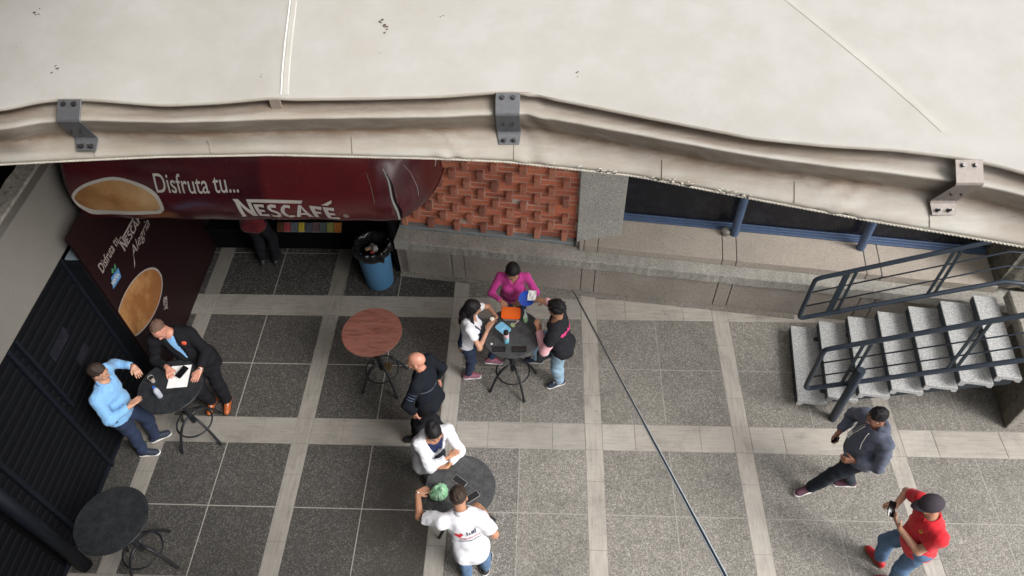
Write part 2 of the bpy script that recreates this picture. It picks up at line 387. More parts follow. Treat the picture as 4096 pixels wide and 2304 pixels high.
# floor drain under the red table
dr = empty('floor_drain', (2.894, -1.243, 0), label='round brass floor drain grate under the red-topped table', cat='drain')
lathe('grate_rim', [(.062, .001), (.078, .001), (.078, .006), (.062, .006), (.062, .001)], M['brass'], dr)
lathe('grate_well', [(.001, .0012), (.062, .0012)], M['void'], dr)
for k in range(9):
    y = -0.052+k*0.013; w = math.sqrt(.062**2-y*y)
    box_obj('grate_bar', (-w, w, y-.0035, y+.0035, .002, .0055), M['brass'], dr)
box_obj('grate_bar', (-.004, .004, -.06, .06, .003, .0062), M['brass'], dr)

# ------------------------------------------------------------------ right-hand terrace wall, in its own skewed frame
RO = (2.89, 0.47, 0.0); RZ = -math.atan2(0.1240, 0.9923)
def R2W(u, v, z=0.0): return Vector((RO[0]+.9923*u+.124*v, RO[1]-.124*u+.9923*v, z))
wall = empty('terrace_wall', RO, RZ, 'low concrete terrace wall with projecting rough lip running from bin to stairs', 'wall')
JW = [0.0, .78, .97, 2.67, 2.86, 4.56, 4.75, 6.45, 6.64, 8.34, 8.53, 10.2]
for a, b in zip(JW[:-1], JW[1:]): box_obj('wall_panel', (a+.006, b-.006, 0.0, .12, 0.0, .545), M['wallconc'], wall, bev=.004)
box_obj('wall_core', (.01, 10.2, .02, .9, 0.0, .54), M['grout_dark'], wall)
# lip as an uneven-edged block
def rough_block(name, u0, u1, v0, v1, z0, z1, m, parent, step=0.06, amp=0.006, bev=0.012):
    n = max(2, int((u1-u0)/step)); V = []; F = []
    prof = [(v1, z0), (v0, z0), (v0, z1-bev), (v0+bev, z1), (v1, z1)]
    for i in range(n+1):
        u = u0+(u1-u0)*i/n
        for k, (v, z) in enumerate(prof):
            w = amp if k in (1, 2, 3) else 0
            V.append((u, v+random.uniform(-w, w), z+random.uniform(-w, w)*(0.7 if k != 4 else 0)))
    for i in range(n):
        for k in range(len(prof)):
            k2 = (k+1) % len(prof); F.append((i*5+k, (i+1)*5+k, (i+1)*5+k2, i*5+k2))
    F.append((0, 1, 2, 3, 4)); F.append(tuple(n*5+k for k in (4, 3, 2, 1, 0)))
    return py_mesh(name, V, F, m, parent)
rough_block('wall_lip', -0.03, 10.2, -.025, .50, .545, .70, M['lip'], wall)
# bench slabs behind the lip (only right of the brick wall)
JB = [2.60, 2.67, 2.86, 4.56, 4.75, 6.45, 6.64, 8.10]
for a, b in zip(JB[:-1], JB[1:]):
    box_obj('bench_slab', (a+.006, b-.006, .165, .82, .70, .82), M['bench'], wall, bev=.006)
box_obj('bench_core', (2.62, 8.1, .175, .8, .70, .812), M['grout_dark'], wall)
rough_block('cement_fillet', -.02, 5.7, -.075, .01, 0.0005, .022, M['fillet'], wall, 0.12, .004, .01)
box_obj('end_return', (-.02, .12, .0, .9, 0.0, .535), M['wallconc'], wall)

# brick wall: every brick its own piece
bw = empty('brick_wall', RO, RZ, 'red brick wall with projecting header bricks in a staggered pattern', 'wall')
box_obj('cement_strip', (-.02, 2.52, .245, .52, .70, .752), M['bluegrey'], bw, bev=.01)
box_obj('mortar_backing', (0, 2.56, .342, .52, .752, 4.2), M['mortar'], bw)
def brick_mat(name, c):
    n = NT(name); v = n.coord(True); f = n.noise(v, 45, 5, .7); g = n.noise(v, 6, 4)
    col = n.mix(f, [x*.72 for x in c], [x*1.2 for x in c])
    oi = n.new('ShaderNodeObjectInfo').outputs['Random']
    col = n.mix(1.0, col, n.ramp(oi, [(0, (.58, .56, .60)), (.25, (.82, .78, .76)), (.6, (1, .95, .9)), (1, (1, 1.08, 1.02))]), 'MULTIPLY')
    col = n.mix(n.ramp(g, [(.55, 0), (.75, .35)]), col, (.10, .07, .06))
    n.base(col); n.p.inputs['Roughness'].default_value = .85; n.bump(f, .5, .006); return n.m
M['brick'] = brick_mat('red_brick', (.72, .245, .145)); M['header'] = brick_mat('header_brick', (.50, .205, .14))
def cube_mesh(name, sx, sy, sz, m, bev):
    bm = bmesh.new(); box(bm, -sx/2, sx/2, -sy/2, sy/2, -sz/2, sz/2, bev); me = bpy.data.meshes.new(name); bm.to_mesh(me); bm.free(); me.materials.append(m); return me
PER = 0.385; CH = 0.0805
me_st = cube_mesh('stretcher', .288, .06, .070, M['brick'], .003); me_hd = cube_mesh('header_brick', .080, .19, .147, M['header'], .004)
cnt = 0; stuff_bm = bmesh.new()
for r in range(44):
    z = .757+r*CH+.036; kk = (r//2) % 2; off = .03+(PER/2 if kk else 0); x = off-PER
    while x < 2.56:
        for t, u0_, w in (('h', x, .080), ('s', x+.089, .288)):
            if t == 'h' and r % 2: continue
            a_ = max(u0_, .012); b_ = min(u0_+w, 2.545)
            if b_-a_ < .03 or (t == 'h' and b_-a_ < .07): continue
            u = (a_+b_)/2; zz = z+(CH/2 if t == 'h' else 0); v = .350 if t == 'h' else .366
            if cnt < 296:
                me = me_hd if t == 'h' else me_st
                o = bpy.data.objects.new('brick', me); COL.objects.link(o); o.parent = bw; cnt += 1
                o.location = (u+random.uniform(-.002, .002), v+random.uniform(-.006, .006), zz+random.uniform(-.0015, .0015)); o.scale = ((b_-a_)/w, 1, 1)
                o.rotation_euler = (random.uniform(-.01, .01), random.uniform(-.006, .006), random.uniform(-.012, .012))
            else: box(stuff_bm, a_, b_, v-(.095 if t == 'h' else .03), v+.03, zz-(.073 if t == 'h' else .035), zz+(.073 if t == 'h' else .035))
        x += PER
tag(bm_obj('upper_bricks', stuff_bm, M['brick'], bw), kind='stuff')

# pillar
bm = bmesh.new(); pf = [(2.56, .225), (3.17, .44), (3.17, .95), (2.56, .95)]
lo = [bm.verts.new((u, v, .705)) for u, v in pf]; hi = [bm.verts.new((u, v, 4.3)) for u, v in pf]
bm.faces.new(lo[::-1]); bm.faces.new(hi)
for k in range(4): bm.faces.new((lo[k], lo[(k+1) % 4], hi[(k+1) % 4], hi[k]))
bmesh.ops.bevel(bm, geom=[e for e in bm.edges], offset=.012, segments=2, affect='EDGES', profile=.5)
pil = bm_obj('concrete_pillar', bm, M['pillar']); pil.location = RO; pil.rotation_euler = (0, 0, RZ)
tag(pil, 'rough grey concrete pillar between the red brick wall and the dark windows', 'pillar')
pt = box_obj('mortar_patch', (2.545, 2.655, .212, .30, .702, .80), M['fillet'], pil, bev=.012)

# window band
wb = empty('window_band', RO, RZ, 'long dark window band with worn blue sill frame above the pebble bench', 'window')
def glassy():
    n = NT('dark_window_glass'); v = n.coord(True)
    n.base(n.mix(n.ramp(n.noise(v, 7, 4), [(.5, 0), (.75, .5)]), (.010, .011, .016), (.035, .037, .047))); n.p.inputs['Roughness'].default_value = .16
    n.p.inputs['Specular IOR Level'].default_value = .35; return n.m
M['glass'] = glassy()
ms = [3.17, 4.73, 6.42, 8.06]
for a, b in zip(ms[:-1], ms[1:]):
    box_obj('pane', (a+.004, b-.004, .815, .83, .86, 4.2), M['glass'], wb)
    for (v0, v1, z0, z1) in ((.722, .76, .822, .848), (.755, .785, .822, .872), (.785, .812, .822, .895)):
        box_obj('sill_bar', (a+.002, b-.002, v0, v1, z0, z1), M['bluepaint'], wb, bev=.004)
    for u in (a+.9, b-.30):
        lathe('sill_screw', [(0, .006), (.007, .004), (.008, 0)], M['silver'], wb, 8, (u, .80, .895))
box_obj('backing', (3.17, 8.06, .84, .86, .7, 4.2), M['void'], wb)
for k, (u, v, lab) in enumerate(((4.73, .665, 'blue round steel post beside the stone on the window bench'), (6.42, .625, 'blue round steel post at the window nearest the stairs'))):
    c = lathe('window_post', [(0, 0), (.056, 0), (.056, 3.4), (0, 3.4)], M['bluepaint'], None, 20)
    c.location = R2W(u, v, .8205); tag(c, lab, 'post', 'blue posts in front of the window band')
# stone left on the bench
def rock(name, loc, r, m, sq=(1, 1, .6), seed=1):
    rnd = random.Random(seed); bm = bmesh.new(); bmesh.ops.create_icosphere(bm, subdivisions=3, radius=1)
    ph = [rnd.uniform(0, 6) for _ in range(9)]
    for v in bm.verts:
        c = v.co; d = 1+.12*math.sin(3*c.x+ph[0])+.10*math.sin(4*c.y+ph[1])+.08*math.sin(5*c.z+ph[2])+.05*math.sin(9*c.x+7*c.y+ph[3])
        v.co = Vector((c.x*r*sq[0]*d, c.y*r*sq[1]*d, c.z*r*sq[2]*d))
    o = bm_obj(name, bm, m, None, True); o.location = loc; return o
st = rock('stone', R2W(4.60, .655, .862), .062, concrete('grey_fieldstone', (.24, .22, .20), .3, 90, .5), (1.15, .9, .7)); st.rotation_euler = (0, 0, .2)
tag(st, 'small grey stone sitting against the blue window frame beside the post', 'stone')
# rough end wall with moss at the right end of the windows
ew = rough_block('mossy_end_wall', 8.07, 10.2, .16, 1.6, .82, 1.75, M['moss'], None, .12, .03, .05); ew.location = RO; ew.rotation_euler = (0, 0, RZ)
tag(ew, 'dark mossy concrete block closing the window bench at its right end', 'wall')

# ------------------------------------------------------------------ stairs
RISE, RUN, U0 = .165, .3235, 5.59; V0, V1 = -1.54, -.335
stairs = empty('outdoor_stairs', RO, RZ, 'open stairs of speckled grey terrazzo treads on dark steel stringers', 'stairs')
for n in range(1, 8):
    u = U0+(n-1)*RUN; z = RISE*n; w = .362 if n < 7 else .27
    prof = [(0, z), (w, z), (w, z-.075), (w-.045, z-.075), (w-.07, z-.045), (.075, z-.045), (.06, z-.10), (.0, z-.10)]
    V = []; F = []
    for v in (V0, V1):
        for a, b in prof: V.append((u+a, v, b))
    k = len(prof)
    for i in range(k): F.append((i, (i+1) % k, k+(i+1) % k, k+i))
    F += [(0, 7, 6, 5), (0, 5, 4, 1), (1, 4, 3, 2), (8, 13, 14, 15), (8, 9, 12, 13), (9, 10, 11, 12)]
    o = py_mesh('tread', V, F, M['tread'], stairs)
    bm = bmesh.new(); bm.from_mesh(o.data); bmesh.ops.recalc_face_normals(bm, faces=bm.faces)
    bmesh.ops.bevel(bm, geom=[e for e in bm.edges if abs(e.verts[0].co.y-e.verts[1].co.y) > .5], offset=.006, segments=2, affect='EDGES', profile=.5); bm.to_mesh(o.data); bm.free()
    box_obj('riser_plate', (u-.006, u-.0005, V0+.02, V1-.02, z-.092, z-.010), M['navy_dark'], stairs)
for v in (V0+.16, V1-.22):                      # stringers
    a = (U0-.02, 0.0); 
    V = []; F = []
    pr = [(U0+.04, 0), (U0+.04, .055), (U0+7*RUN, 7*RISE-.11), (U0+7*RUN, 7*RISE-.34), (U0+.50, 0)]
    for vv in (v, v+.06):
        for q in pr: V.append((q[0], vv, q[1]))
    F = [(0, 1, 2, 3, 4), (9, 8, 7, 6, 5)]+[(i, (i+1) % 5, 5+(i+1) % 5, 5+i) for i in range(5)]
    py_mesh('stringer', V, F, M['navy_dark'], stairs)
land = empty('stair_landing', RO, RZ, 'brown concrete landing slab at the top of the outdoor stairs', 'landing')
box_obj('slab', (7.86, 10.2, -1.56, -.33, 1.17, 1.32), M['landing'], land, bev=.02)
box_obj('inlay_frame', (8.03, 9.2, -.585, -.575, 1.3205, 1.3235), M['grout'], land); box_obj('inlay_frame', (8.03, 8.04, -1.3, -.588, 1.3205, 1.3235), M['grout'], land)
pier = empty('stair_pier', RO, RZ, 'board-marked concrete pier standing under the stair landing', 'pier')
for k in range(5):
    box_obj('board_face', (8.15, 8.4, -1.47+.22*k+.003, -1.47+.22*(k+1)-.003, 0, 1.165), M['pier'], pier, bev=.003)
box_obj('core', (8.17, 9.6, -1.468, -.36, 0, 1.16), M['ledge'], pier)
# railings
def rail(label, v, top, bot, bars, posts, ends):
    r = empty('stair_railing', RO, RZ, label, 'railing', 'navy tube railings of the outdoor stairs')
    (tu, tz), (bu, bz) = top[0], bot[0]
    loop = [(q[0], v, q[1]) for q in top[::-1]]
    c1 = (tu, v, tz); c2 = (bu, v, bz)
    # rounded bend at the low end
    pth = [(q[0], v, q[1]) for q in top[::-1]]
    arc = smooth_path([(tu+.10, v, tz+.045), (tu+.02, v, tz-.01), (tu, v, tz-.09), (tu, v, (tz+bz)/2), (bu, v, bz+.10), (bu+.03, v, bz+.02), (bu+.12, v, bz+.055)], 5)
    full = [Vector(p) for p in pth[:-1]]+arc+[Vector((q[0], v, q[1])) for q in bot[1:]]
    tube('handrail_frame', full, .030, M['navy'], r, 12)
    for b in bars: tube('mid_bar', [(q[0], v, q[1]) for q in b], .0095, M['navy'], r, 8)
    for (u, z0, z1, w) in posts: box_obj('flat_post', (u-w/2, u+w/2, v-.009, v+.009, z0, z1), M['navy_dark'], r, bev=.002)
    return r
sl_ = .53
nr = rail('near navy tube handrail ending at the thick slanted newel post', -1.575, [(5.58, 1.34), (7.28, 2.28), (8.2, 2.78)], [(5.58, .50), (7.62, 1.55), (8.2, 1.86)],
     [[(5.60, 1.055), (7.40, 2.0), (8.2, 2.42)], [(5.60, .77), (7.51, 1.78), (8.2, 2.13)]],
     [(5.955, .70, 1.50, .035), (6.03, .74, 1.53, .035), (6.957, 1.21, 2.08, .035), (7.034, 1.25, 2.12, .035)], 0)
fr = rail('far navy tube handrail along the terrace wall bench', -.300, [(5.66, 1.13), (7.36, 2.06), (8.3, 2.55)], [(5.66, .30), (7.79, 1.42), (8.7, 1.40)],
     [[(5.69, .86), (7.624, 1.93), (8.7, 1.91)], [(5.69, .57), (7.70, 1.69), (8.7, 1.67)]],
     [(6.0, .43, 1.30, .075), (6.096, .51, 1.34, .035), (7.04, 1.03, 1.86, .035), (7.113, 1.07, 1.90, .035)], 0)
np_ = lathe('newel_post', [(0, 0), (.052, 0), (.052, 1.10), (.048, 1.108), (0, 1.108)], M['navy'], None, 20); np_.location = R2W(6.05, -1.64, .0005)
tag(np_, 'thick round navy newel post standing at the foot of the near handrail', 'post')

# ------------------------------------------------------------------ left building: shutters, posts, parapet
sf = empty('shutter_front', (-.345, -1.52, 0), label='long black roller shutter front on the left side of the plaza', cat='shutter')
sf.location = (0, 0, 0)
bays = [(-2.745, -1.53), (-3.64, -2.80), (-3.90, -3.70), (-6.4, -4.06)]
me_s = {}
for (a, b) in bays:
    for k in range(19):
        z = .07+k*.125; L = b-a
        key = round(L, 3)
        if key not in me_s:
            bm = bmesh.new(); V = []
            pr = [(0, 0), (.022, .02), (.026, .06), (.018, .10), (0, .118), (-.02, .118), (-.02, 0)]
            lo = [bm.verts.new((x, -L/2, zz)) for x, zz in pr]; hi = [bm.verts.new((x, L/2, zz)) for x, zz in pr]
            for i in range(7): bm.faces.new((lo[i], lo[(i+1) % 7], hi[(i+1) % 7], hi[i]))
            bm.faces.new(lo[::-1]); bm.faces.new(hi); bmesh.ops.recalc_face_normals(bm, faces=bm.faces)
            me = bpy.data.meshes.new('shutter_slat'); bm.to_mesh(me); bm.free(); me.materials.append(M['shutter']); me_s[key] = me
        o = bpy.data.objects.new('shutter_slat', me_s[key]); COL.objects.link(o); o.parent = sf; o.location = (-.355, (a+b)/2, z)
box_obj('backing', (-.42, -.378, -6.4, -1.53, 0, 2.46), M['void'], sf)
box_obj('base_strip', (-.37, -.325, -6.4, -1.53, .001, .06), M['shutpost'], sf, bev=.004)
for (y, w) in ((-2.772, .05), (-3.67, .055), (-1.535, .04)):
    box_obj('guide_post', (-.375, -.30, y-w/2, y+w/2, .0, 2.44), M['shutpost'], sf, bev=.004)
box_obj('guide_post', (-.375, -.285, -2.66, -2.62, 1.2, 2.44), M['shutpost'], sf, bev=.004)
for (y0, y1, z0, z1) in ((-2.42, -2.05, 1.75, 1.90), (-2.2, -1.95, 1.35, 1.48)):
    box_obj('glass_strip', (-.34, -.325, y0, y1, z0, z1), M['glass'], sf)
bp_ = tube('leaning_post', [(-.157, -4.01, .0), (-.157, -4.01, 2.42)], .075, M['shutpost'], None, 16); tag(bp_, 'thick round black post in the lower left corner beside the round table', 'post')
par = empty('parapet', (0, 0, 0), label='grey formed concrete parapet band above the black shutters', cat='wall')
box_obj('fascia', (-.46, -.30, -7.5, 1.5, 2.46, 3.26), M['parapet'], par, bev=.006)
rough_block_o = None
bm = bmesh.new(); rnd = random.Random(3)
N = 60; Vt = []
for i in range(N+1):
    y = -7.5+9*i/N; Vt.append((bm.verts.new((-.40, y, 3.262)), bm.verts.new((-.40, y, 3.30)), bm.verts.new((-.60+rnd.uniform(-.03, .03), y, 3.31)), bm.verts.new((-.66+rnd.uniform(-.05, .05), y, 3.10))))
for a, b in zip(Vt[:-1], Vt[1:]):
    for k in range(3): bm.faces.new((a[k], b[k], b[k+1], a[k+1]))
bm_obj('ledge_coping', bm, M['ledge'], par)
for (y, z) in ((-1.05, 2.93), (-1.68, 2.90)):
    lathe('tie_hole', [(.0, -.012), (.011, -.010), (.013, .0), (.019, .002), (.021, 0)], M['grout_dark'], par, 12, (0, 0, 0)).matrix_local = Matrix.Translation((-.299, y, z)) @ Matrix.Rotation(math.pi/2, 4, 'Y')
for y in (-6.2, -4.9, -3.6, -2.3, -.9, .3):                    # formwork joints
    box_obj('formwork_joint', (-.302, -.2985, y-.003, y+.003, 2.47, 3.25), M['fillet'], par)
lb = empty('left_building', (0, 0, 0), kind='structure', label='dark recessed upper storey behind the parapet')
box_obj('upper_floor', (-5, -.47, -9, 12, 2.80, 2.9), M['void'], lb)
box_obj('upper_storeys', (-8, -.32, -16, 14, 4.15, 17), M['parapet'], lb)
box_obj('added_shade_block', (-.32, 6.0, -16, -7.9, 0, 10.15), M['parapet'], lb)  # unseen mass added to keep sky light off the left floor
box_obj('added_shade_slab_low', (-.32, 1.5, -16, 8, 6.35, 6.6), M['parapet'], lb)  # unseen slab added to deepen the shade along the left
box_obj('added_shade_slab_high', (-.32, 4.5, -16, 9, 10.2, 10.6), M['parapet'], lb)  # unseen slab overhead, added so the left half falls darker
box_obj('lower_wall', (-5.2, -.47, -9, 12, -.05, 2.79), M['void'], lb)

# ------------------------------------------------------------------ kiosk
M['maroon'] = simple('maroon_vinyl', (.013, .004, .005), 0.5, var=0.2, spec=.25)
def awning_vinyl():
    n = NT('awning_vinyl'); v = n.coord(True)
    f = n.noise(v, 2.2, 5, .6)
    col = n.ramp(f, [(.3, (.045, .006, .010)), (.5, (.085, .008, .012)), (.7, (.13, .012, .014))])
    sx = n.new('ShaderNodeSeparateXYZ'); n.l(n.new('ShaderNodeNewGeometry').outputs['Position'], sx.inputs[0])
    zone = n.ramp(n.math('DIVIDE', sx.outputs[0], 4.0), [(.0, .35), (.10, .55), (.20, .0), (.49, .0), (.515, 1.0), (.78, 1.0), (.80, .35), (.86, .12)])
    col = n.mix(zone, n.mix(.55, col, (.030, .007, .012)), (.110, .012, .016))
    d = n.noise(v, 26, 5, .7)
    col = n.mix(n.ramp(d, [(.60, 0), (.78, .22)]), col, (.22, .19, .19))
    n.base(col); n.p.inputs['Roughness'].default_value = .26; n.p.inputs['Coat Weight'].default_value = .4; n.p.inputs['Coat Roughness'].default_value = .25
    n.bump(n.noise(v, 5, 3), .25, .02); return n.m
M['awning'] = awning_vinyl()
M['print_white'] = simple('print_white', (.52, .50, .46), .6, var=.08)
M['print_panel'] = simple('print_panel_white', (.32, .285, .26), .6, var=.1)
def coffee():
    n = NT('coffee_print'); v = n.coord(True)
    f = n.noise(v, 2.6, 5, .6); s = n.noise(v, 24, 3, .6)
    sx = n.new('ShaderNodeSeparateXYZ'); n.l(n.new('ShaderNodeNewGeometry').outputs['Position'], sx.inputs[0])
    f = n.math('ADD', n.math('MULTIPLY', f, .6), n.math('MULTIPLY', sx.outputs[0], .26))
    c = n.ramp(f, [(.25, (.22, .09, .025)), (.38, (.40, .21, .08)), (.55, (.52, .34, .17))])
    c = n.mix(n.ramp(s, [(.64, 0), (.74, .7)]), c, (.16, .06, .015)); n.base(c); n.p.inputs['Roughness'].default_value = .6; return n.m
M['coffee'] = coffee(); M['cream'] = simple('cream_panel', (.45, .33, .20), .7)
kiosk = empty('coffee_kiosk', (-.09, .9, 0), label='dark maroon coffee kiosk with printed side panel and low sweets shelf', cat='kiosk')
kiosk.location = (0, 0, 0)
box_obj('side_panel', (-.13, -.09, -1.51, .93, .0, 2.75), M['maroon'], kiosk, bev=.004)
box_obj('front_panel', (-.34, -.135, -1.515, -1.47, 0, 2.35), M['black'], kiosk, bev=.004)
box_obj('counter', (-.085, 2.80, .93, 1.25, .0, .47), M['void'], kiosk, bev=.01)
box_obj('shelf', (-.085, 2.80, .84, 1.2, .473, .495), M['black'], kiosk, bev=.004)
box_obj('back_wall', (-.085, 2.86, 1.9, 1.95, 0, 3.4), M['void'], kiosk)
box_obj('end_panel', (2.80, 2.855, .50, 1.9, 0, 3.4), M['void'], kiosk)
box_obj('roof', (-.085, 2.86, .7, 1.9, 3.42, 3.5), M['void'], kiosk)
lw = box_obj('lit_transom', (-.335, -.14, -1.46, -1.20, 2.352, 2.37), simple('pale_glass', (.20, .25, .30), .25), kiosk)
cols = [(.10, .05, .02), (.35, .05, .06), (.11, .14, .17), (.50, .38, .05), (.08, .09, .12), (.14, .09, .10), (.10, .12, .13), (.30, .30, .08), (.45, .16, .04), (.18, .05, .03), (.30, .28, .25)]
desc = ['brown', 'red', 'grey blue', 'yellow', 'black and silver', 'dark purple', 'slate grey', 'olive green', 'orange', 'rust brown', 'pale grey']
for k in range(9):
    x = 1.07+k*.108; e = empty('sweets_box', (x, .875, .497), 0, desc[k]+' sweets packet in the row on the kiosk shelf, '+['leftmost', 'second', 'third', 'fourth', 'fifth', 'sixth', 'seventh', 'eighth', 'rightmost'][k], 'packet', 'sweets packets on the kiosk shelf')
    mm = simple('packet_'+str(k), cols[k], .35, var=.6, scale=60)
    Mx = Matrix.Rotation(math.radians(38), 4, 'X')
    box_obj('tray', (-.051, .051, -.05, .10, 0.0, .02), M['print_panel'] if k % 2 else mm, e, bev=.003, M=Mx)
    for q in range(3): box_obj('packet', (-.045+.031*q, -.018+.031*q, -.046, .090, .021, .050+.006*((k+q) % 3)), mm, e, bev=.004, M=Mx)

# awning: bulging shell over the counter
PR = np.array([(-.85, 2.45), (-1.0, 2.56), (-1.09, 2.75), (-1.11, 2.95), (-1.07, 3.15), (-.95, 3.36), (-.72, 3.55), (-.40, 3.68), (0, 3.77), (.45, 3.81), (.7, 3.82)])
SEG = np.r_[0, np.cumsum(np.hypot(*np.diff(PR, axis=0).T))]
_sp = smooth_path([(0, a, b) for a, b in PR], 8); SP = np.array([(p.y, p.z) for p in _sp]); SPL = np.r_[0, np.cumsum(np.hypot(*np.diff(SP, axis=0).T))]; SPL *= SEG[-1]/SPL[-1]
XL, XR = -.29, 3.78
def awn(x, t, off=0.0):
    y = float(np.interp(t, SPL, SP[:, 0])); z = float(np.interp(t, SPL, SP[:, 1]))
    y2 = float(np.interp(t+.02, SPL, SP[:, 0])); z2 = float(np.interp(t+.02, SPL, SP[:, 1]))
    y1 = float(np.interp(t-.02, SPL, SP[:, 0])); z1 = float(np.interp(t-.02, SPL, SP[:, 1]))
    ny, nz = -(z2-z1), (y2-y1); L = math.hypot(ny, nz) or 1; ny /= L; nz /= L
    y += ny*off; z += nz*off
    k = 1.0
    if x > 3.12: k = max(0.02, 1-min(1, (x-3.12)/(XR-3.12))**2.4)**.5
    if x < -.08: k = max(0.02, 1-min(1, (-.08-x)/(-.08-XL))**2.6)**.5
    yc = .70; y = yc+(y-yc)*(.35+.65*k); z = 2.45+(z-2.45)*(.55+.45*k)
    # slack dents between the frame ribs
    s = .012*math.sin(3.1*x+.6)*math.sin(2.2*t)+.006*math.sin(11*x)*math.sin(5*t)
    if 3.3 < x < 3.5: s -= .02*math.sin((x-3.3)/.2*math.pi)
    return Vector((x, y+s, z+s*.5))
aw = empty('kiosk_awning', (1.7, -.85, 2.45), label='glossy maroon bulging awning with a coffee cup print above the kiosk', cat='awning'); aw.location = (0, 0, 0)
xs = sorted(set([XL+.002*k*k for k in range(11)]+list(np.linspace(-.08, 3.12, 48))+[XR-(XR-3.12)*(1-k/22)**1.6 for k in range(23)])); ts = np.linspace(0, SEG[-1], 56)
V = [awn(x, t) for x in xs for t in ts]; nt = len(ts); F = [(i*nt+k, i*nt+k+1, (i+1)*nt+k+1, (i+1)*nt+k) for i in range(len(xs)-1) for k in range(nt-1)]
sh = py_mesh('awning_shell', V, F, M['awning'], aw, True)
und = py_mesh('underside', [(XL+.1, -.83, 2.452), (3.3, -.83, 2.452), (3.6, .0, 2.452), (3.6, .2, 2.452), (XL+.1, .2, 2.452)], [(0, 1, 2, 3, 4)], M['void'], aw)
tube('hem_tube', [awn(x, .005) for x in xs], .014, M['awning'], aw, 6)

# text and flat print helpers
def text_mesh(s, size=1.0, bold=0.0, shear=0.0, sx=1.0):
    cu = bpy.data.curves.new('txt', 'FONT'); cu.body = s; cu.size = size; cu.offset = bold; cu.shear = shear; cu.resolution_u = 4
    o = bpy.data.objects.new('txt', cu); COL.objects.link(o)
    dg = bpy.context.evaluated_depsgraph_get(); me = bpy.data.meshes.new_from_object(o.evaluated_get(dg))
    bpy.data.objects.remove(o); bm = bmesh.new(); bm.from_mesh(me); bpy.data.meshes.remove(me)
    for v in bm.verts: v.co.x *= sx
    return bm
def fit(bm, w=None, h=None):
    xs_ = [v.co.x for v in bm.verts]; ys_ = [v.co.y for v in bm.verts]; a, b = min(xs_), max(xs_); c, d = min(ys_), max(ys_)
    for v in bm.verts:
        if w: v.co.x = (v.co.x-a)/(b-a)*w
        if h: v.co.y = (v.co.y)/(d)*h
    return bm
def poly_bm(polys):
    bm = bmesh.new()
    for P in polys: 
        f = bm.faces.new([bm.verts.new((x, y, 0)) for x, y in P])
    bmesh.ops.triangulate(bm, faces=bm.faces); return bm
def dice(bm, step):
    xs_ = [v.co.x for v in bm.verts]; ys_ = [v.co.y for v in bm.verts]
    for ax, lo, hi in ((0, min(xs_), max(xs_)), (1, min(ys_), max(ys_))):
        x = lo+step
        while x < hi:
            co = (x, 0, 0) if ax == 0 else (0, x, 0); no = (1, 0, 0) if ax == 0 else (0, 1, 0)
            bmesh.ops.bisect_plane(bm, geom=bm.verts[:]+bm.edges[:]+bm.faces[:], plane_co=co, plane_no=no); x += step
    return bm
def decal_fn(name, bm, fn, m, parent, step=.05):
    dice(bm, step)
    for v in bm.verts: v.co = fn(v.co.x, v.co.y)
    me = bpy.data.meshes.new(name); bm.to_mesh(me); bm.free(); return mesh_obj(name, me, m, parent)
# heavy flared capitals NESCAFE with the long bar over the N
def nescafe():
    P = []
    H = 1.0
    # N : 0..1.0
    P += [[(0.0, 1.32), (.34, 1.32), (.34, 0), (.02, 0), (.10, .12), (.10, 1.10)]]
    P += [[(.34, 1.32), (.30, 1.05), (.78, 0), (.98, 0), (.98, .25)]]
    P += [[(.84, .1), (.98, 0), (1.06, 0), (1.06, 1.10), (.84, 1.10)]]
    P += [[(.84, 1.32), (4.35, 1.32), (4.20, 1.12), (.84, 1.12)]]
    # E
    P += [[(1.18, 0), (1.40, 0), (1.40, 1.0), (1.16, 1.0)], [(1.40, 0), (1.86, 0), (1.80, .24), (1.40, .16)], [(1.40, .42), (1.70, .42), (1.70, .60), (1.40, .60)], [(1.40, .84), (1.76, .78), (1.80, 1.0), (1.40, 1.0)]]
    # S
    P += [[(1.96, .26), (2.02, 0), (2.40, -.03), (2.40, .16), (2.14, .14)], [(2.40, -.03), (2.62, .10), (2.64, .38), (2.42, .36), (2.40, .16)], [(2.64, .38), (2.50, .54), (2.20, .66), (2.02, .58), (2.10, .50), (2.42, .36)], [(2.02, .58), (2.20, .66), (2.18, .82), (2.02, .92), (1.95, .74)], [(2.02, .92), (2.18, .82), (2.52, .80), (2.56, 1.0), (2.25, 1.04)]]
    # C
    P += [[(3.44, .22), (3.48, .04), (3.20, -.03), (3.02, .02), (3.10, .18)], [(3.02, .02), (2.84, .16), (2.74, .40), (2.98, .42), (3.10, .18)], [(2.74, .40), (2.74, .62), (2.88, .88), (3.08, .82), (2.98, .62), (2.98, .42)], [(2.88, .88), (3.10, 1.03), (3.44, .99), (3.40, .78), (3.20, .84), (3.08, .82)]]
    # A
    P += [[(3.52, 0), (3.78, 0), (4.12, .86), (4.14, 1.02), (3.98, 1.02)], [(4.14, 1.02), (4.12, .80), (4.30, 0), (4.60, 0)], [(3.86, .22), (4.30, .22), (4.27, .38), (3.92, .38)]]
    # F
    P += [[(4.72, 0), (4.98, 0), (4.94, 1.0), (4.66, 1.0)], [(4.94, .40), (5.26, .40), (5.26, .60), (4.94, .60)], [(4.94, .82), (5.36, .76), (5.42, 1.0), (4.94, 1.0)]]
    # E
    P += [[(5.56, 0), (5.82, 0), (5.78, 1.0), (5.50, 1.0)], [(5.82, 0), (6.34, 0), (6.28, .26), (5.82, .17)], [(5.80, .42), (6.14, .42), (6.14, .60), (5.79, .60)], [(5.78, .83), (6.16, .78), (6.22, 1.0), (5.78, 1.0)]]
    # accent
    P += [[(5.45, 1.12), (5.85, 1.12), (6.16, 1.32), (6.18, 1.48), (5.70, 1.24)]]
    return poly_bm(P)
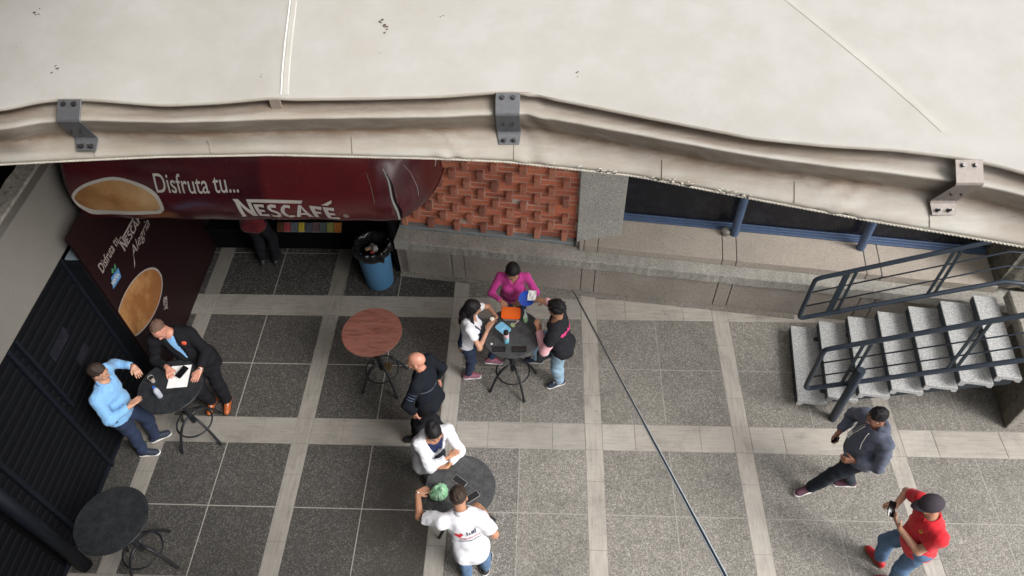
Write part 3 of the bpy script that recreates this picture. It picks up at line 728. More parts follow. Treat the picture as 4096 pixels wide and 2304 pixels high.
def ring_poly(pts_out, pts_in):
    bm = bmesh.new(); n = len(pts_out); a = [bm.verts.new((x, y, 0)) for x, y in pts_out]; b = [bm.verts.new((x, y, 0)) for x, y in pts_in]
    for i in range(n): bm.faces.new((a[i], a[(i+1) % n], b[(i+1) % n], b[i]))
    return bm
def awn_d(x, t): return awn(x, t, .005)
t_ = fit(text_mesh('Disfruta tu...', 1, 0.004), .895, .215); decal_fn('lettering_disfruta', t_, lambda x, y: awn_d(.862+x, .705+y+.015*x), M['print_white'], aw)
decal_fn('lettering_nescafe', nescafe(), lambda x, y: awn_d(1.66+x*.172, .335+y*.226-.052*x*.172), M['print_white'], aw)
rg = ring_poly([(.03*math.cos(a), .04*math.sin(a)) for a in np.linspace(0, 2*math.pi, 17)[:-1]], [(.024*math.cos(a), .033*math.sin(a)) for a in np.linspace(0, 2*math.pi, 17)[:-1]])
decal_fn('registered_ring', rg, lambda x, y: awn_d(2.83+x, .355+y), M['print_white'], aw)
decal_fn('registered_letter', fit(text_mesh('R', 1, .01), .026, .042), lambda x, y: awn_d(2.818+x, .335+y), M['print_white'], aw)
decal_fn('lettering_lower_edge', fit(text_mesh('a', 1, .01), .05, .04), lambda x, y: awn_d(1.95+x, .195+y*.5), M['print_white'], aw)
decal_fn('lettering_lower_edge', fit(text_mesh('l', 1, .02), .014, .04), lambda x, y: awn_d(2.02+x, .195+y*.5), M['print_white'], aw)
CUP_O = [(-0.11, 0.629), (-0.033, 0.714), (0.106, 0.795), (0.268, 0.84), (0.444, 0.858), (0.633, 0.829), (0.787, 0.762), (0.861, 0.654), (0.855, 0.487), (0.796, 0.4), (0.708, 0.339), (0.411, 0.33), (0.021, 0.321), (-0.069, 0.442), (-0.109, 0.554)]
CUP_I = [(-0.074, 0.63), (0.007, 0.706), (0.126, 0.766), (0.284, 0.809), (0.447, 0.823), (0.613, 0.794), (0.746, 0.727), (0.818, 0.629), (0.816, 0.5), (0.766, 0.433), (0.699, 0.412), (0.452, 0.409), (0.094, 0.41), (-0.026, 0.483), (-0.076, 0.567)]
def closed_curve(P, n=4):
    Q = []; m = len(P)
    for i in range(m):
        p0, p1, p2, p3 = (np.array(P[(i+k) % m]) for k in (-1, 0, 1, 2))
        for k in range(n):
            t = k/n; Q.append(tuple(0.5*((2*p1)+(p2-p0)*t+(2*p0-5*p1+4*p2-p3)*t*t+(3*p1-p0-3*p2+p3)*t**3)))
    return Q
decal_fn('cup_rim_print', ring_poly(closed_curve(CUP_O), closed_curve(CUP_I)), lambda x, y: awn_d(x, y), M['print_white'], aw)
bm = bmesh.new(); bm.faces.new([bm.verts.new((x, y, 0)) for x, y in closed_curve(CUP_I)]); bmesh.ops.triangulate(bm, faces=bm.faces)
decal_fn('coffee_print', bm, lambda x, y: awn(x, y, .0035), M['coffee'], aw)
# torn seam with white trim, piping arc and scratches at the right end
def awn_strip(name, pts, w, m, n=8, off=.008):
    P = smooth_path([(a, b, 0) for a, b in pts], n); V = []; F = []
    for i, p in enumerate(P):
        q = P[min(i+1, len(P)-1)]-P[max(i-1, 0)]; q.normalize(); nrm = Vector((-q.y, q.x, 0)); ww = w[0]+(w[1]-w[0])*i/(len(P)-1)
        for s in (-1, 1): V.append(awn(p.x+nrm.x*ww*s, p.y+nrm.y*ww*s, off))
    F = [(2*i, 2*i+1, 2*i+3, 2*i+2) for i in range(len(P)-1)]
    return py_mesh(name, V, F, m, aw)
M['trim'] = simple('peeling_white_trim', (.30, .31, .30), .6, var=.35, scale=40)
awn_strip('torn_seam_trim', [(3.31, .98), (3.36, .85), (3.375, .64), (3.40, .45), (3.39, .22)], (.006, .011), M['trim'])
awn_strip('torn_seam_gap', [(3.345, .93), (3.39, .80), (3.405, .60), (3.43, .42), (3.41, .25)], (.006, .010), M['void'])
awn_strip('piping_arc', [(3.42, 1.22), (3.55, 1.15), (3.66, 1.03), (3.73, .88), (3.755, .74), (3.745, .6)], (.010, .003), M['trim'])
awn_strip('scratch', [(3.50, .98), (3.56, .85), (3.60, .62), (3.60, .45)], (.0012, .002), M['trim'])
awn_strip('scratch', [(3.14, .95), (3.18, .78), (3.19, .60)], (.001, .0014), M['trim'])
awn_strip('scratch', [(-.14, 1.0), (-.17, .9), (-.18, .8), (-.15, .72)], (.002, .004), M['trim'])
cp = py_mesh('cream_end_board', [(3.80, -.1, 2.75), (3.93, .15, 2.75), (3.93, .15, 3.6), (3.80, -.1, 3.6), (3.78, -.08, 2.75), (3.91, .17, 2.75), (3.91, .17, 3.6), (3.78, -.08, 3.6)], [(0, 1, 2, 3), (4, 7, 6, 5), (0, 3, 7, 4), (1, 5, 6, 2), (3, 2, 6, 7), (0, 4, 5, 1)], M['cream'], aw)
# print on the kiosk side panel: local (Y, Z) plane
def pan(y, z, off=.0035): return Vector((-.09+off, y, z))
decal_fn('panel_lettering_disfruta', fit(text_mesh('Disfruta tu...', 1, .004), .58, .135), lambda x, y: pan(-1.37+x, 2.028+y), M['print_panel'], kiosk)
decal_fn('panel_lettering_nescafe', nescafe(), lambda x, y: pan(-.88+x*.104, 1.862+y*.118-.03*x*.1), M['print_panel'], kiosk)
decal_fn('panel_lettering_alegria', fit(text_mesh('Alegria', 1, -.002, .35), .60, .13), lambda x, y: pan(-.80+x, 1.66+y), M['print_panel'], kiosk)
decal_fn('panel_lettering_tail', poly_bm([[(0, 0), (.01, .002), (-.05, -.10), (-.115, -.13), (-.07, -.085)]]), lambda x, y: pan(-.77+x, 1.69+y), M['print_panel'], kiosk)
decal_fn('panel_lettering_low', nescafe(), lambda x, y: pan(-.62-x*.018-y*.06, .705-x*.02+y*.05), M['print_panel'], kiosk)
el = lambda s: [(-1.10+.60*s*math.cos(a)*1.0, 1.165+.345*s*math.sin(a)-.12*math.cos(a)*.9) for a in np.linspace(0, 2*math.pi, 49)[:-1]]
clampY = lambda P: [(max(y, -1.505), z) for y, z in P]
decal_fn('panel_cup_rim', ring_poly(clampY(el(1.0)), clampY(el(.95))), lambda y, z: pan(y, z), M['print_panel'], kiosk)
bm = bmesh.new(); vs = [bm.verts.new((x, y, 0)) for x, y in clampY(el(.95))]; bm.faces.new(vs); bmesh.ops.triangulate(bm, faces=bm.faces)
decal_fn('panel_coffee_print', bm, lambda y, z: pan(y, z, .002), M['coffee'], kiosk, .3)
M['teablue'] = simple('tea_logo_blue', (.06, .20, .42), .6); M['leaf'] = simple('tea_logo_green', (.05, .20, .10), .6)
decal_fn('tea_logo_shape', poly_bm([[(-1.37, 1.745), (-1.30, 1.870), (-1.11, 1.835), (-1.15, 1.715)]]), lambda y, z: pan(y, z), M['teablue'], kiosk)
decal_fn('tea_logo_text', fit(text_mesh('NESTEA', 1, .02), .19, .06), lambda x, y: pan(-1.345+x, 1.775+y-.10*x, .006), M['print_white'], kiosk)
decal_fn('tea_logo_leaf', poly_bm([[(-1.22, 1.86), (-1.25, 1.90), (-1.21, 1.94), (-1.19, 1.90)], [(-1.19, 1.855), (-1.17, 1.91), (-1.12, 1.93), (-1.14, 1.87)]]), lambda y, z: pan(y, z, .005), M['leaf'], kiosk)

# ------------------------------------------------------------------ canopy
E1 = [(-4.5, -3.35, 5.30), (-1.0, -2.98, 5.36), (1.27, -2.78, 5.385), (1.50, -2.71, 5.40), (1.71, -2.685, 5.405), (1.90, -2.69, 5.40), (2.36, -2.70, 5.365), (2.75, -2.68, 5.375), (3.08, -2.665, 5.40), (3.13, -2.66, 5.402), (3.25, -2.66, 5.39), (3.8, -2.64, 5.385), (4.3, -2.62, 5.39), (4.60, -2.60, 5.405), (4.72, -2.595, 5.41), (4.84, -2.60, 5.405), (5.58, -2.80, 5.375), (6.32, -3.02, 5.365), (6.75, -3.11, 5.38), (7.15, -3.17, 5.40), (7.48, -3.24, 5.405), (7.7, -3.30, 5.40), (7.95, -3.41, 5.39), (8.6, -3.72, 5.37), (12, -5.2, 5.3)]
E3 = [(-4.5, -3.5), (-1.0, -3.1), (1.1, -2.895), (1.59, -2.85), (2.22, -2.80), (3.05, -2.77), (4.2, -2.80), (4.72, -2.83), (5.61, -2.97), (6.38, -3.19), (7.11, -3.39), (7.57, -3.50), (7.96, -3.60), (8.6, -3.80), (12, -5.3)]
e1 = np.array(E1); e3 = np.array(E3)
cxs = sorted(set(list(np.linspace(-4.5, .5, 18))+list(np.linspace(.5, 8.8, 210))+list(np.linspace(8.8, 12, 12))))
def sm(x, ax, A):                 # lightly smoothed interpolation
    return float(np.mean([np.interp(x+d, A[:, 0], A[:, ax]) for d in (-.06, -.03, 0, .03, .06)]))
def E1p(x): return sm(x, 1, e1), sm(x, 2, e1)
def E3y(x): return sm(x, 1, e3)
canopy = empty('canopy', (4.7, -2.7, 5.4), label='huge white membrane canopy with stained rolled gutter edge above the plaza', cat='canopy'); canopy.location = (0, 0, 0)
depth = [0, .06, .15, .3, .5, .8, 1.2, 1.7, 2.3, 3.0, 4.0, 5.5, 7.5]
V = []; F = []
for x in cxs:
    y, z = E1p(x)
    for d in depth:
        zz = z+.14*(1-math.exp(-d*4))*0.5+.17*d
        k = math.exp(-d*2.2)
        V.append((x, y+d, zz-(5.40-z)*(1-k)*-.6))
nd = len(depth)
F = [(i*nd+k, (i+1)*nd+k, (i+1)*nd+k+1, i*nd+k+1) for i in range(len(cxs)-1) for k in range(nd-1)]
py_mesh('membrane', V, F, M['membrane'], canopy, True)
mem_bvh = BVHTree.FromPolygons([Vector(v) for v in V], F)
def on_mem(x, y, off=.004):
    h = mem_bvh.ray_cast(Vector((x, y, 9)), Vector((0, 0, -1))); return (h[0]+Vector((0, 0, off))) if h[0] else Vector((x, y, 5.6))
rows = []
rv = random.Random(5)
def bulge(x): # how close to a bracket: valance is pinched there
    return max(math.exp(-((x-b)/.35)**2) for b in (1.71, 4.72, 7.5))
for x in cxs:
    y, z = E1p(x); y3 = E3y(x); b = bulge(x); w = .004*math.sin(4.1*x)+.0015*math.sin(17*x+1)
    q = 1-b; u_ = y3-y
    rows.append([(y, z+.001), (y-.012, z-.012), (y+.0, z-.026), (y+.03+.09*q, z-.040), (y+.02+.11*q, z-.072), (y-.045+.02*q, z-.100+.01*q), (y-.100+w, 5.300), (y-.104+w, 5.290),
                 (y-.097+w, 5.275), (y-.080+w, 5.225), (y-.060+w, 5.175), (y-.050+w, 5.150), (y-.054+w, 5.138), (y-.075+w*1.5, 5.112), (y+(u_)*.55-.010+w*2, 5.080), (y+u_*.85+w, 5.045), (y3+.002+w, 5.018), (y3-.006, 4.998), (y3+.015, 4.986), (y3+.035, 5.01)])
GR = [0, .25, .85, 1.0, 1.0, .60, .10, .15, .62, .70, .78, .95, .95, .62, .38, .16, .04, .12, .5, .6]  # darkening per row: recess and crease shade painted in along with staining
V = []; nr_ = len(rows[0])
for x, r in zip(cxs, rows):
    for (yy, zz) in r: V.append((x, yy, zz))
def pinch(x, y, z):     # creases below brackets
    return y+.012*math.sin(40*(x-4.33)+60*(z-5))*math.exp(-((x-4.33)/.12)**2)*(1 if z < 5.12 else 0)+.014*math.sin(36*(x-6.9)-50*(z-5))*math.exp(-((x-6.9)/.2)**2)*(1 if z < 5.14 else 0)+.01*math.sin(30*(x-4.85)+30*z)*math.exp(-((x-4.9)/.15)**2)
V = [(x, pinch(x, y, z), z) for x, y, z in V]
F = [(i*nr_+k, i*nr_+k+1, (i+1)*nr_+k+1, (i+1)*nr_+k) for i in range(len(cxs)-1) for k in range(nr_-1)]
val = py_mesh('valance', V, F, M['valance'], canopy, True)
ga = val.data.attributes.new('stain_and_shade', 'FLOAT', 'POINT')
ga.data.foreach_set('value', [min(1, GR[i % nr_]*(1-.45*bulge(cxs[i//nr_])*(1 if 2 < i % nr_ < 7 else .3))) for i in range(len(V))])
val_bvh = BVHTree.FromPolygons([Vector(v) for v in V], F)
# rope along the lower hem: two twisted strands
for ph in (0, math.pi):
    pts = []
    for i in range(1100):
        x = -.5+10.0*i/1099; y = E3y(x); a = x*2*math.pi/.045+ph; pts.append((x, y+.004*math.cos(a)-.006, 4.988+.004*math.sin(a)))
    V_, F_ = tube_geo(pts, .0062, 5); py_mesh('edge_rope', V_, F_, M['rope'], canopy, True)
# seams on the membrane
M['seam'] = simple('membrane_seam', (.62, .61, .57), .6, var=.1); M['seam_l'] = simple('membrane_seam_light', (.82, .81, .78), .5)
M['speck'] = simple('grime_speck', (.10, .07, .05), .9)
def mem_strip(name, a, b, w, m, off=.004, th=.004, wob=.0):
    V = []; F = []; n = 40
    for i in range(n+1):
        t = i/n; x = a[0]+(b[0]-a[0])*t+wob*math.sin(9*t); y = a[1]+(b[1]-a[1])*t
        p = on_mem(x-w/2, y, off); q = on_mem(x+w/2, y, off); V += [p, q, q+Vector((0, 0, th)), p+Vector((0, 0, th))]
    for i in range(n):
        for k in range(4): F.append((4*i+k, 4*i+(k+1) % 4, 4*i+4+(k+1) % 4, 4*i+4+k))
    return py_mesh(name, V, F, m, canopy)
mem_strip('seam', (3.18, -2.645), (2.99, -.6), .008, M['seam_l'], th=.006); mem_strip('seam', (3.225, -2.645), (3.04, -.6), .006, M['seam'], th=.003)
mem_strip('seam_overlap', (3.205, -2.64), (3.02, -.6), .030, M['membrane'], th=.002)
mem_strip('seam_overlap', (7.46, -3.08), (6.45, -1.5), .05, M['membrane'], .002, .0012)
# bird droppings and specks
rs = random.Random(11)
spots = [(1.239, -1.936, .020, 5), (3.82, -2.03, .028, 10), (1.563, -2.477, .017, 5), (5.2, -2.489, .013, 3), (3.016, -2.507, .012, 4), (4.23, -1.93, .011, 3), (3.827, -2.275, .007, 2), (6.0, -2.17, .006, 1), (1.2, -2.289, .007, 1), (5.62, -2.08, .006, 1), (5.05, -1.85, .005, 2), (6.9, -2.0, .004, 1), (7.3, -2.7, .006, 2), (2.3, -2.2, .004, 1), (2.7, -2.0, .004, 1), (6.5, -2.6, .004, 1)]
bm = bmesh.new()
for sx, sy, r, n in spots:
    for k in range(n):
        p = on_mem(sx+rs.gauss(0, r*.8), sy+rs.gauss(0, r*1.2), .003)
        g = bmesh.ops.create_circle(bm, cap_ends=True, segments=7, radius=r*rs.uniform(.2, .5))['verts']
        for v in g: v.co = Vector((v.co.x*rs.uniform(.7, 1.2), v.co.y*rs.uniform(.8, 1.5), 0))+p
tag(bm_obj('grime_specks', bm, M['speck'], canopy), kind='stuff')
# vertical seams in the valance + ragged torn patches along the hem
def val_pt(x, z, off=.004):
    h = val_bvh.ray_cast(Vector((x, -6.5, z)), Vector((0, 1, 0))); return (h[0]+Vector((0, -off, off*.5))) if h[0] else None
M['stitch'] = simple('valance_stitch', (.22, .19, .15), .8)
for x in (1.77, 2.60, 3.62, 4.77, 5.78, 6.62, 7.42):
    P = [val_pt(x+.01*(5.13-z), z) for z in np.linspace(5.11, 5.01, 9)]; P = [p for p in P if p]
    if len(P) > 2: tube('valance_seam', P, .0022, M['stitch'], canopy, 4)
for x0, x1, n in ((5.0, 5.06, 4), (5.20, 5.25, 3), (5.36, 5.47, 9), (5.66, 5.98, 24), (6.12, 6.35, 16)):
    bm = bmesh.new(); rr = random.Random(int(x0*100))
    for k in range(n):
        x = rr.uniform(x0, x1); y = E3y(x)-.012; z = 5.0+rr.uniform(-.008, .028); s = rr.uniform(.004, .010)
        g = bmesh.ops.create_icosphere(bm, subdivisions=1, radius=s)['verts']
        bmesh.ops.transform(bm, matrix=Matrix.Translation((x, y+rr.uniform(-.004, .006), z)) @ Matrix.Rotation(rr.uniform(-.5, .5), 4, 'Y') @ Matrix.Diagonal((1.6, .5, .6, 1)), verts=g)
    tag(bm_obj('frayed_hem', bm, M['membrane'] if n % 2 else M['rope'], canopy), kind='stuff')
    if n > 8:
        bm = bmesh.new()
        for k in range(n//2):
            x = rr.uniform(x0, x1); g = bmesh.ops.create_icosphere(bm, subdivisions=1, radius=.007)['verts']
            bmesh.ops.transform(bm, matrix=Matrix.Translation((x, E3y(x)-.020, 5.0+rr.uniform(-.004, .02))) @ Matrix.Diagonal((1.4, .5, .5, 1)), verts=g)
        tag(bm_obj('torn_gap', bm, M['void'], canopy), kind='stuff')
# brackets
def bracket(xt, xm, xl, label, m):
    yt, zt = E1p(xt); yl = E3y(xl)
    b = empty('edge_bracket', (xt, yt, 5.4), 0, label, 'bracket', 'steel brackets clamping the canopy edge'); o = Vector((xt, yt, 5.4))
    w = .083
    path = [(xt, yt-.012, 5.403), (xt, yt-.130, 5.322), (xt, yt-.137, 5.306), (xt*.5+xl*.5, yt-.100, 5.200), (xl, yt-.082, 5.128), (xl, yt-.092, 5.112), (xl, yt-.152, 5.068)]
    V = []; F = []
    for i, p in enumerate(path):
        w2 = w if i < len(path)-1 else w*.86
        for s, th in ((-1, 0), (1, 0), (1, 1), (-1, 1)):
            V.append(Vector((p[0]+s*w2, p[1]-.007*th, p[2]+.006*th))-o)
    n = len(path)
    for i in range(n-1):
        for k in range(4): F.append((4*i+k, 4*i+(k+1) % 4, 4*i+4+(k+1) % 4, 4*i+4+k))
    F += [(0, 1, 2, 3), (4*n-1, 4*n-2, 4*n-3, 4*n-4)]
    pl = py_mesh('plate', V, F, m, b)
    bm = bmesh.new(); bm.from_mesh(pl.data); bmesh.ops.recalc_face_normals(bm, faces=bm.faces); bmesh.ops.bevel(bm, geom=bm.edges[:], offset=.002, segments=1, affect='EDGES', profile=.5); bm.to_mesh(pl.data); bm.free()
    nrm_hi = Vector((0, -.58, .81)).normalized(); nrm_lo = Vector((0, -.6, .8)).normalized()
    for s in (-.42, .42):
        for base, nn in (((xt+s*w*1.05, yt-.046, 5.387), nrm_hi), ((xl+s*w, yt-.132, 5.090), nrm_lo), ((xl*.4+xm*.6+s*w*.9, yt-.118, 5.225), Vector((0, -.97, -.2)).normalized())):
            p = Vector(base)-o; big = nn.z >= 0
            q = nn.to_track_quat('Z', 'X').to_matrix().to_4x4()
            bm = bmesh.new()
            g = bmesh.ops.create_cone(bm, cap_ends=True, segments=6, radius1=.014 if big else .009, radius2=.013 if big else .009, depth=.014)['verts']
            bmesh.ops.transform(bm, matrix=Matrix.Translation(p+nn*.012) @ q, verts=g)
            if big:
                g = bmesh.ops.create_cone(bm, cap_ends=True, segments=12, radius1=.019, radius2=.019, depth=.004)['verts']; bmesh.ops.transform(bm, matrix=Matrix.Translation(p+nn*.004) @ q, verts=g)
                if nn is nrm_lo:
                    g = bmesh.ops.create_cone(bm, cap_ends=True, segments=10, radius1=.008, radius2=.007, depth=.03)['verts']; bmesh.ops.transform(bm, matrix=Matrix.Translation(p+nn*.03) @ q, verts=g)
            bm_obj('bolt', bm, M['bolt'], b)
    return b
bracket(1.72, 1.72, 1.74, 'grey steel bracket on the canopy edge above the coffee cup print', M['plate'])
bracket(4.73, 4.73, 4.735, 'grey steel bracket at the bend of the canopy edge above the brick wall', M['plate'])
bracket(7.56, 7.54, 7.50, 'rust-tinged steel bracket on the canopy edge near the stair railing', M['plate_rust'])
# folded corner tab between the brackets
pt_ = box_obj('seam_tab', (3.09, 3.17, -2.672, -2.660, 5.24, 5.385), simple('translucent_tab', (.22, .18, .15), .5), canopy, bev=.003)
# tie rod from the wall foot up past the camera
a = Vector((5.443, .150, .0)); b = Vector((5.946, -5.51, 4.5)); dirn = b-a
tr = empty('tie_rod', a, 0, 'long thin polished steel tie rod slanting up from the foot of the terrace wall', 'rod')
M['bright'] = simple('rod_edge_glint', (.68, .74, .78), .45, .3)
tube('rod', [Vector((0, 0, 0)), dirn*1.35], .0066, M['navy'], tr, 12)
sv = dirn.normalized().cross(Vector((0, -.6, .8))).normalized()
for sg in (-1, 1): tube('edge_glint', [sv*sg*.0090+Vector((0, -.002, .002)), dirn*1.35+sv*sg*.0090+Vector((0, -.002, .002))], .0040, M['bright'], tr, 8)  # pale tubes imitating the bright reflections along both rod edges
lathe('anchor_plate', [(0, .012), (.035, .012), (.035, .001)], simple('green_anchor', (.10, .16, .13), .6), tr, 14)
for o_ in list(tr.children): pass

# ------------------------------------------------------------------ round bar tables
def table(x, y, top_mat, ang, label):
    t = empty('round_table', (x, y, 0), math.radians(ang), label, 'table', 'round bar tables with iron feet')
    lathe('tabletop', [(0, 1.082), (.350, 1.082), (.366, 1.086), (.371, 1.094), (.371, 1.103), (.366, 1.109), (0, 1.11)], top_mat, t, 56)
    lathe('column', [(0, .30), (.030, .30), (.036, .34), (.034, .47), (.030, .55), (.030, .80), (.034, 1.0), (.060, 1.072), (.085, 1.078), (.085, 1.081), (0, 1.081)], M['iron'], t, 16)
    leg_p = smooth_path([(.02, 0, .43), (.07, 0, .435), (.145, 0, .40), (.225, 0, .29), (.285, 0, .15), (.335, 0, .012)], 5)
    V_, F_ = tube_geo(leg_p, [.017]*(len(leg_p)-1)+[.019], 8); me = None
    for k in range(4):
        if me is None:
            o = py_mesh('leg', V_, F_, M['iron'], t, True); me = o.data
        else: o = mesh_obj('leg', me, None, t)
        o.rotation_euler = (0, 0, k*math.pi/2)
    ring = [(.215*math.cos(a), .215*math.sin(a), .285) for a in np.linspace(0, 2*math.pi, 41)[:-1]]
    tube('foot_ring', ring, .011, M['iron'], t, 8, closed=True)
    return t
table(.588, -3.915, M['granite'], -15, 'empty round black granite table in the lower left corner by the shutters')
table(.668, -2.297, M['granite'], -28, 'round black table between the man in the blue shirt and the man in the suit')
table(2.906, -1.464, M['granite_red'], 37, 'empty round table with a red-brown veined top over the floor drain')
table(4.62, -1.45, M['granite_grey'], 27, 'round dark table with the orange and blue lunch containers, three people around it')
table(4.154, -3.468, M['granite_grey'], 20, 'round dark table with the green plastic bag between the white cardigan and white polo')

TZ = 1.1105
# rubbish bin
bn = empty('rubbish_bin', (2.585, .235, 0), 0, 'tall blue plastic rubbish bin lined with a black bag beside the terrace wall', 'bin')
bn.location = (2.575, .30, 0)
M['binblue'] = simple('blue_plastic_bin', (.055, .16, .30), .5, var=.12, scale=5)
lathe('drum', [(0, .0), (.195, .0), (.205, .02), (.222, .35), (.232, .62), (.236, .80), (.22, .80), (.21, .3), (0, .28)], M['binblue'], bn, 36)
M['bag'] = simple('black_bin_bag', (.006, .006, .007), .16, var=.3); 
def bag_skirt():
    V = []; F = []; n = 72; prof = [(.10, .52), (.175, .64), (.205, .78), (.236, .825), (.262, .80), (.268, .74), (.262, .68), (.255, .655)]
    r_ = random.Random(4); ph = [r_.uniform(0, 6) for _ in range(6)]
    for i in range(n):
        a = 2*math.pi*i/n; w = .010*math.sin(7*a+ph[0])+.008*math.sin(13*a+ph[1])+.005*math.sin(23*a+ph[2])
        for k, (r, z) in enumerate(prof):
            f = 1.0 if k >= 3 else .7
            V.append(((r+w*f*1.3)*math.cos(a), (r+w*f*1.3)*math.sin(a), z+(w*1.2 if k < 5 else w*2.2*math.sin(3*a))))
    m = len(prof)
    for i in range(n):
        j = (i+1) % n
        for k in range(m-1): F.append((i*m+k, j*m+k, j*m+k+1, i*m+k+1))
    return V, F
V_, F_ = bag_skirt(); py_mesh('bag_liner', V_, F_, M['bag'], bn, True)
rt = random.Random(9)
def crumple(name, r, m, seed, parent=None, sq=(1, 1, .7)):
    bm = bmesh.new(); bmesh.ops.create_icosphere(bm, subdivisions=2, radius=1); rr = random.Random(seed)
    for v in bm.verts: v.co = Vector((v.co.x*sq[0], v.co.y*sq[1], v.co.z*sq[2]))*r*rr.uniform(.72, 1.12)
    return bm_obj(name, bm, m, parent)
tcol = [((.30, .21, .14), .5), ((.42, .32, .25), .5), ((.40, .05, .06), .3), ((.35, .35, .36), .15), ((.26, .17, .11), .5), ((.5, .48, .45), .3), ((.09, .08, .08), .2)]
tdes = ['crumpled brown napkin', 'crumpled beige wrapper', 'crumpled red foil wrapper', 'clear crumpled plastic film', 'crushed brown paper cup', 'crumpled white tissue', 'crumpled dark wrapper']
for k, (c, ro) in enumerate(tcol):
    a = k*2.4; rr = .03+.05*((k*37) % 10)/10
    o = crumple('trash_scrap', .042, simple('scrap_'+str(k), c, ro, var=.3), k, None); o.location = Vector((2.575+rr*math.cos(a), .30+rr*math.sin(a), .66+.012*k)); tag(o, tdes[k]+' among the rubbish at the top of the blue bin', 'rubbish', 'rubbish in the bin')
lathe('bin_fill', [(0, .62), (.17, .60), (.18, .5)], M['bag'], bn, 20)

# ---- things on the tables
def rounded_box(bm, sx, sy, sz, r, z0=0.0, seg=3, taper=1.0):
    g = bmesh.ops.create_cube(bm, size=1)['verts']; bmesh.ops.transform(bm, matrix=Matrix.Translation((0, 0, z0+sz/2)) @ Matrix.Diagonal((sx, sy, sz, 1)), verts=g)
    es = [e for e in bm.edges if abs(e.verts[0].co.z-e.verts[1].co.z) > sz*.9 and e.verts[0] in g]
    bmesh.ops.bevel(bm, geom=es, offset=r, segments=seg, affect='EDGES', profile=.5)
    for v in bm.verts:
        if v.co.z < z0+sz*.3: v.co.x *= taper; v.co.y *= taper
def phone(x, y, z, rz, label, w=.076, l=.155, edge='phone_edge', loc_parent=None, tilt=None):
    p = empty('mobile_phone', (x, y, z), rz, label, 'phone')
    if tilt is not None: p.rotation_euler = tilt
    bm = bmesh.new(); rounded_box(bm, l, w, .008, .011); bm_obj('case', bm, M[edge], p)
    bm = bmesh.new(); rounded_box(bm, l-.006, w-.006, .0012, .009, .0078); bm_obj('screen', bm, M['phone'], p); return p
phone(4.480, -1.700, TZ, .0, 'black phone lying at the near left edge of the orange container table', edge='black')
phone(4.718, -1.695, TZ, .02, 'larger black phone lying at the near right edge of the orange container table', .082, .175, 'black')
phone(4.144, -3.405, TZ, -.62, 'silver-edged phone lying above the head of the man in the white polo', edge='phone_edge')
phone(4.285, -3.575, TZ, .62, 'silver-edged phone half hidden behind the head of the man in the white polo', edge='phone_edge')
def plastic(name, c, rough=.3, var=.05): return simple(name, c, rough, var=var)
oc = empty('food_container', (4.606, -1.192, TZ), -.03, 'orange-lidded rectangular lunch container on the round dark table', 'container')
bm = bmesh.new(); rounded_box(bm, .215, .165, .055, .03, 0, 4, .9); bm_obj('tub', bm, plastic('smoky_clear_tub', (.42, .36, .33), .2), oc)
bm = bmesh.new(); rounded_box(bm, .235, .180, .014, .035, .05, 4); bm_obj('lid', bm, plastic('orange_lid', (.82, .12, .012)), oc)
bm = bmesh.new(); rounded_box(bm, .19, .135, .004, .028, .064, 4); bm_obj('lid_panel', bm, plastic('orange_lid_top', (.78, .14, .02)), oc)
bl = empty('blue_lid', (4.515, -1.395, TZ), -.75, 'light blue empty plastic lunch lid lying behind the thermos bottle', 'lid')
bm = bmesh.new(); rounded_box(bm, .175, .125, .006, .028, 0, 4); bm_obj('tray', bm, plastic('sky_blue_plastic', (.20, .50, .74)), bl)
bm = bmesh.new(); rounded_box(bm, .178, .128, .012, .03, .004, 4); 
for f in [f for f in bm.faces if abs(f.normal.z) > .9]: bmesh.ops.inset_individual(bm, faces=[f], thickness=.010, depth=0) if f.normal.z > 0 else None
bmesh.ops.delete(bm, geom=[f for f in bm.faces if f.normal.z > .9 and f.calc_area() > .01], context='FACES'); bm_obj('rim', bm, plastic('sky_blue_rim', (.25, .56, .80)), bl)
box_obj('divider', (-.004, .004, -.055, .055, .006, .014), plastic('pale_blue', (.32, .62, .84)), bl, bev=.002)
th = empty('thermos_bottle', (4.563, -1.585, TZ), 0, 'pink to turquoise thermos bottle with black cap standing on the dark table', 'bottle')
tm = NT('thermos_gradient'); tc = tm.new('ShaderNodeTexCoord').outputs['Object']; sx_ = tm.new('ShaderNodeSeparateXYZ'); tm.l(tc, sx_.inputs[0])
tm.base(tm.ramp(tm.math('MULTIPLY', sx_.outputs[2], 5.0), [(.10, (.12, .48, .60)), (.45, (.35, .55, .65)), (.62, (.62, .42, .45)), (.9, (.60, .44, .46))])); tm.p.inputs['Roughness'].default_value = .35
lathe('body', [(0, 0), (.033, 0), (.035, .01), (.035, .150), (.031, .165), (0, .168)], tm.m, th, 24)
lathe('cap', [(0, .168), (.030, .168), (.031, .175), (.031, .20), (.026, .206), (0, .206)], M['phone'], th, 24)
for k in range(3): box_obj('figure_print', (-.010+.008*k, -.006+.008*k, -.0362, -.0352, .085+.01*(k % 2), .115+.008*(k % 2)), M['phone'], th)
gb = empty('glass_bottle', (4.786, -1.275, TZ), 0, 'small clear glass bottle with a little green drink on the dark table', 'bottle')
def glassmat(name, c, alpha):
    n = NT(name); n.base(c); n.p.inputs['Roughness'].default_value = .08; n.p.inputs['Alpha'].default_value = alpha; return n.m
gl = glassmat('clear_glass', (.75, .85, .82), .32)
lathe('glass', [(.0, .001), (.028, .001), (.030, .01), (.030, .09), (.026, .12), (.012, .16), (.011, .215), (.014, .217), (.014, .225)], gl, gb, 20)
lathe('drink', [(0, .003), (.027, .003), (.0275, .038), (0, .038)], plastic('green_drink', (.22, .42, .06)), gb, 16)
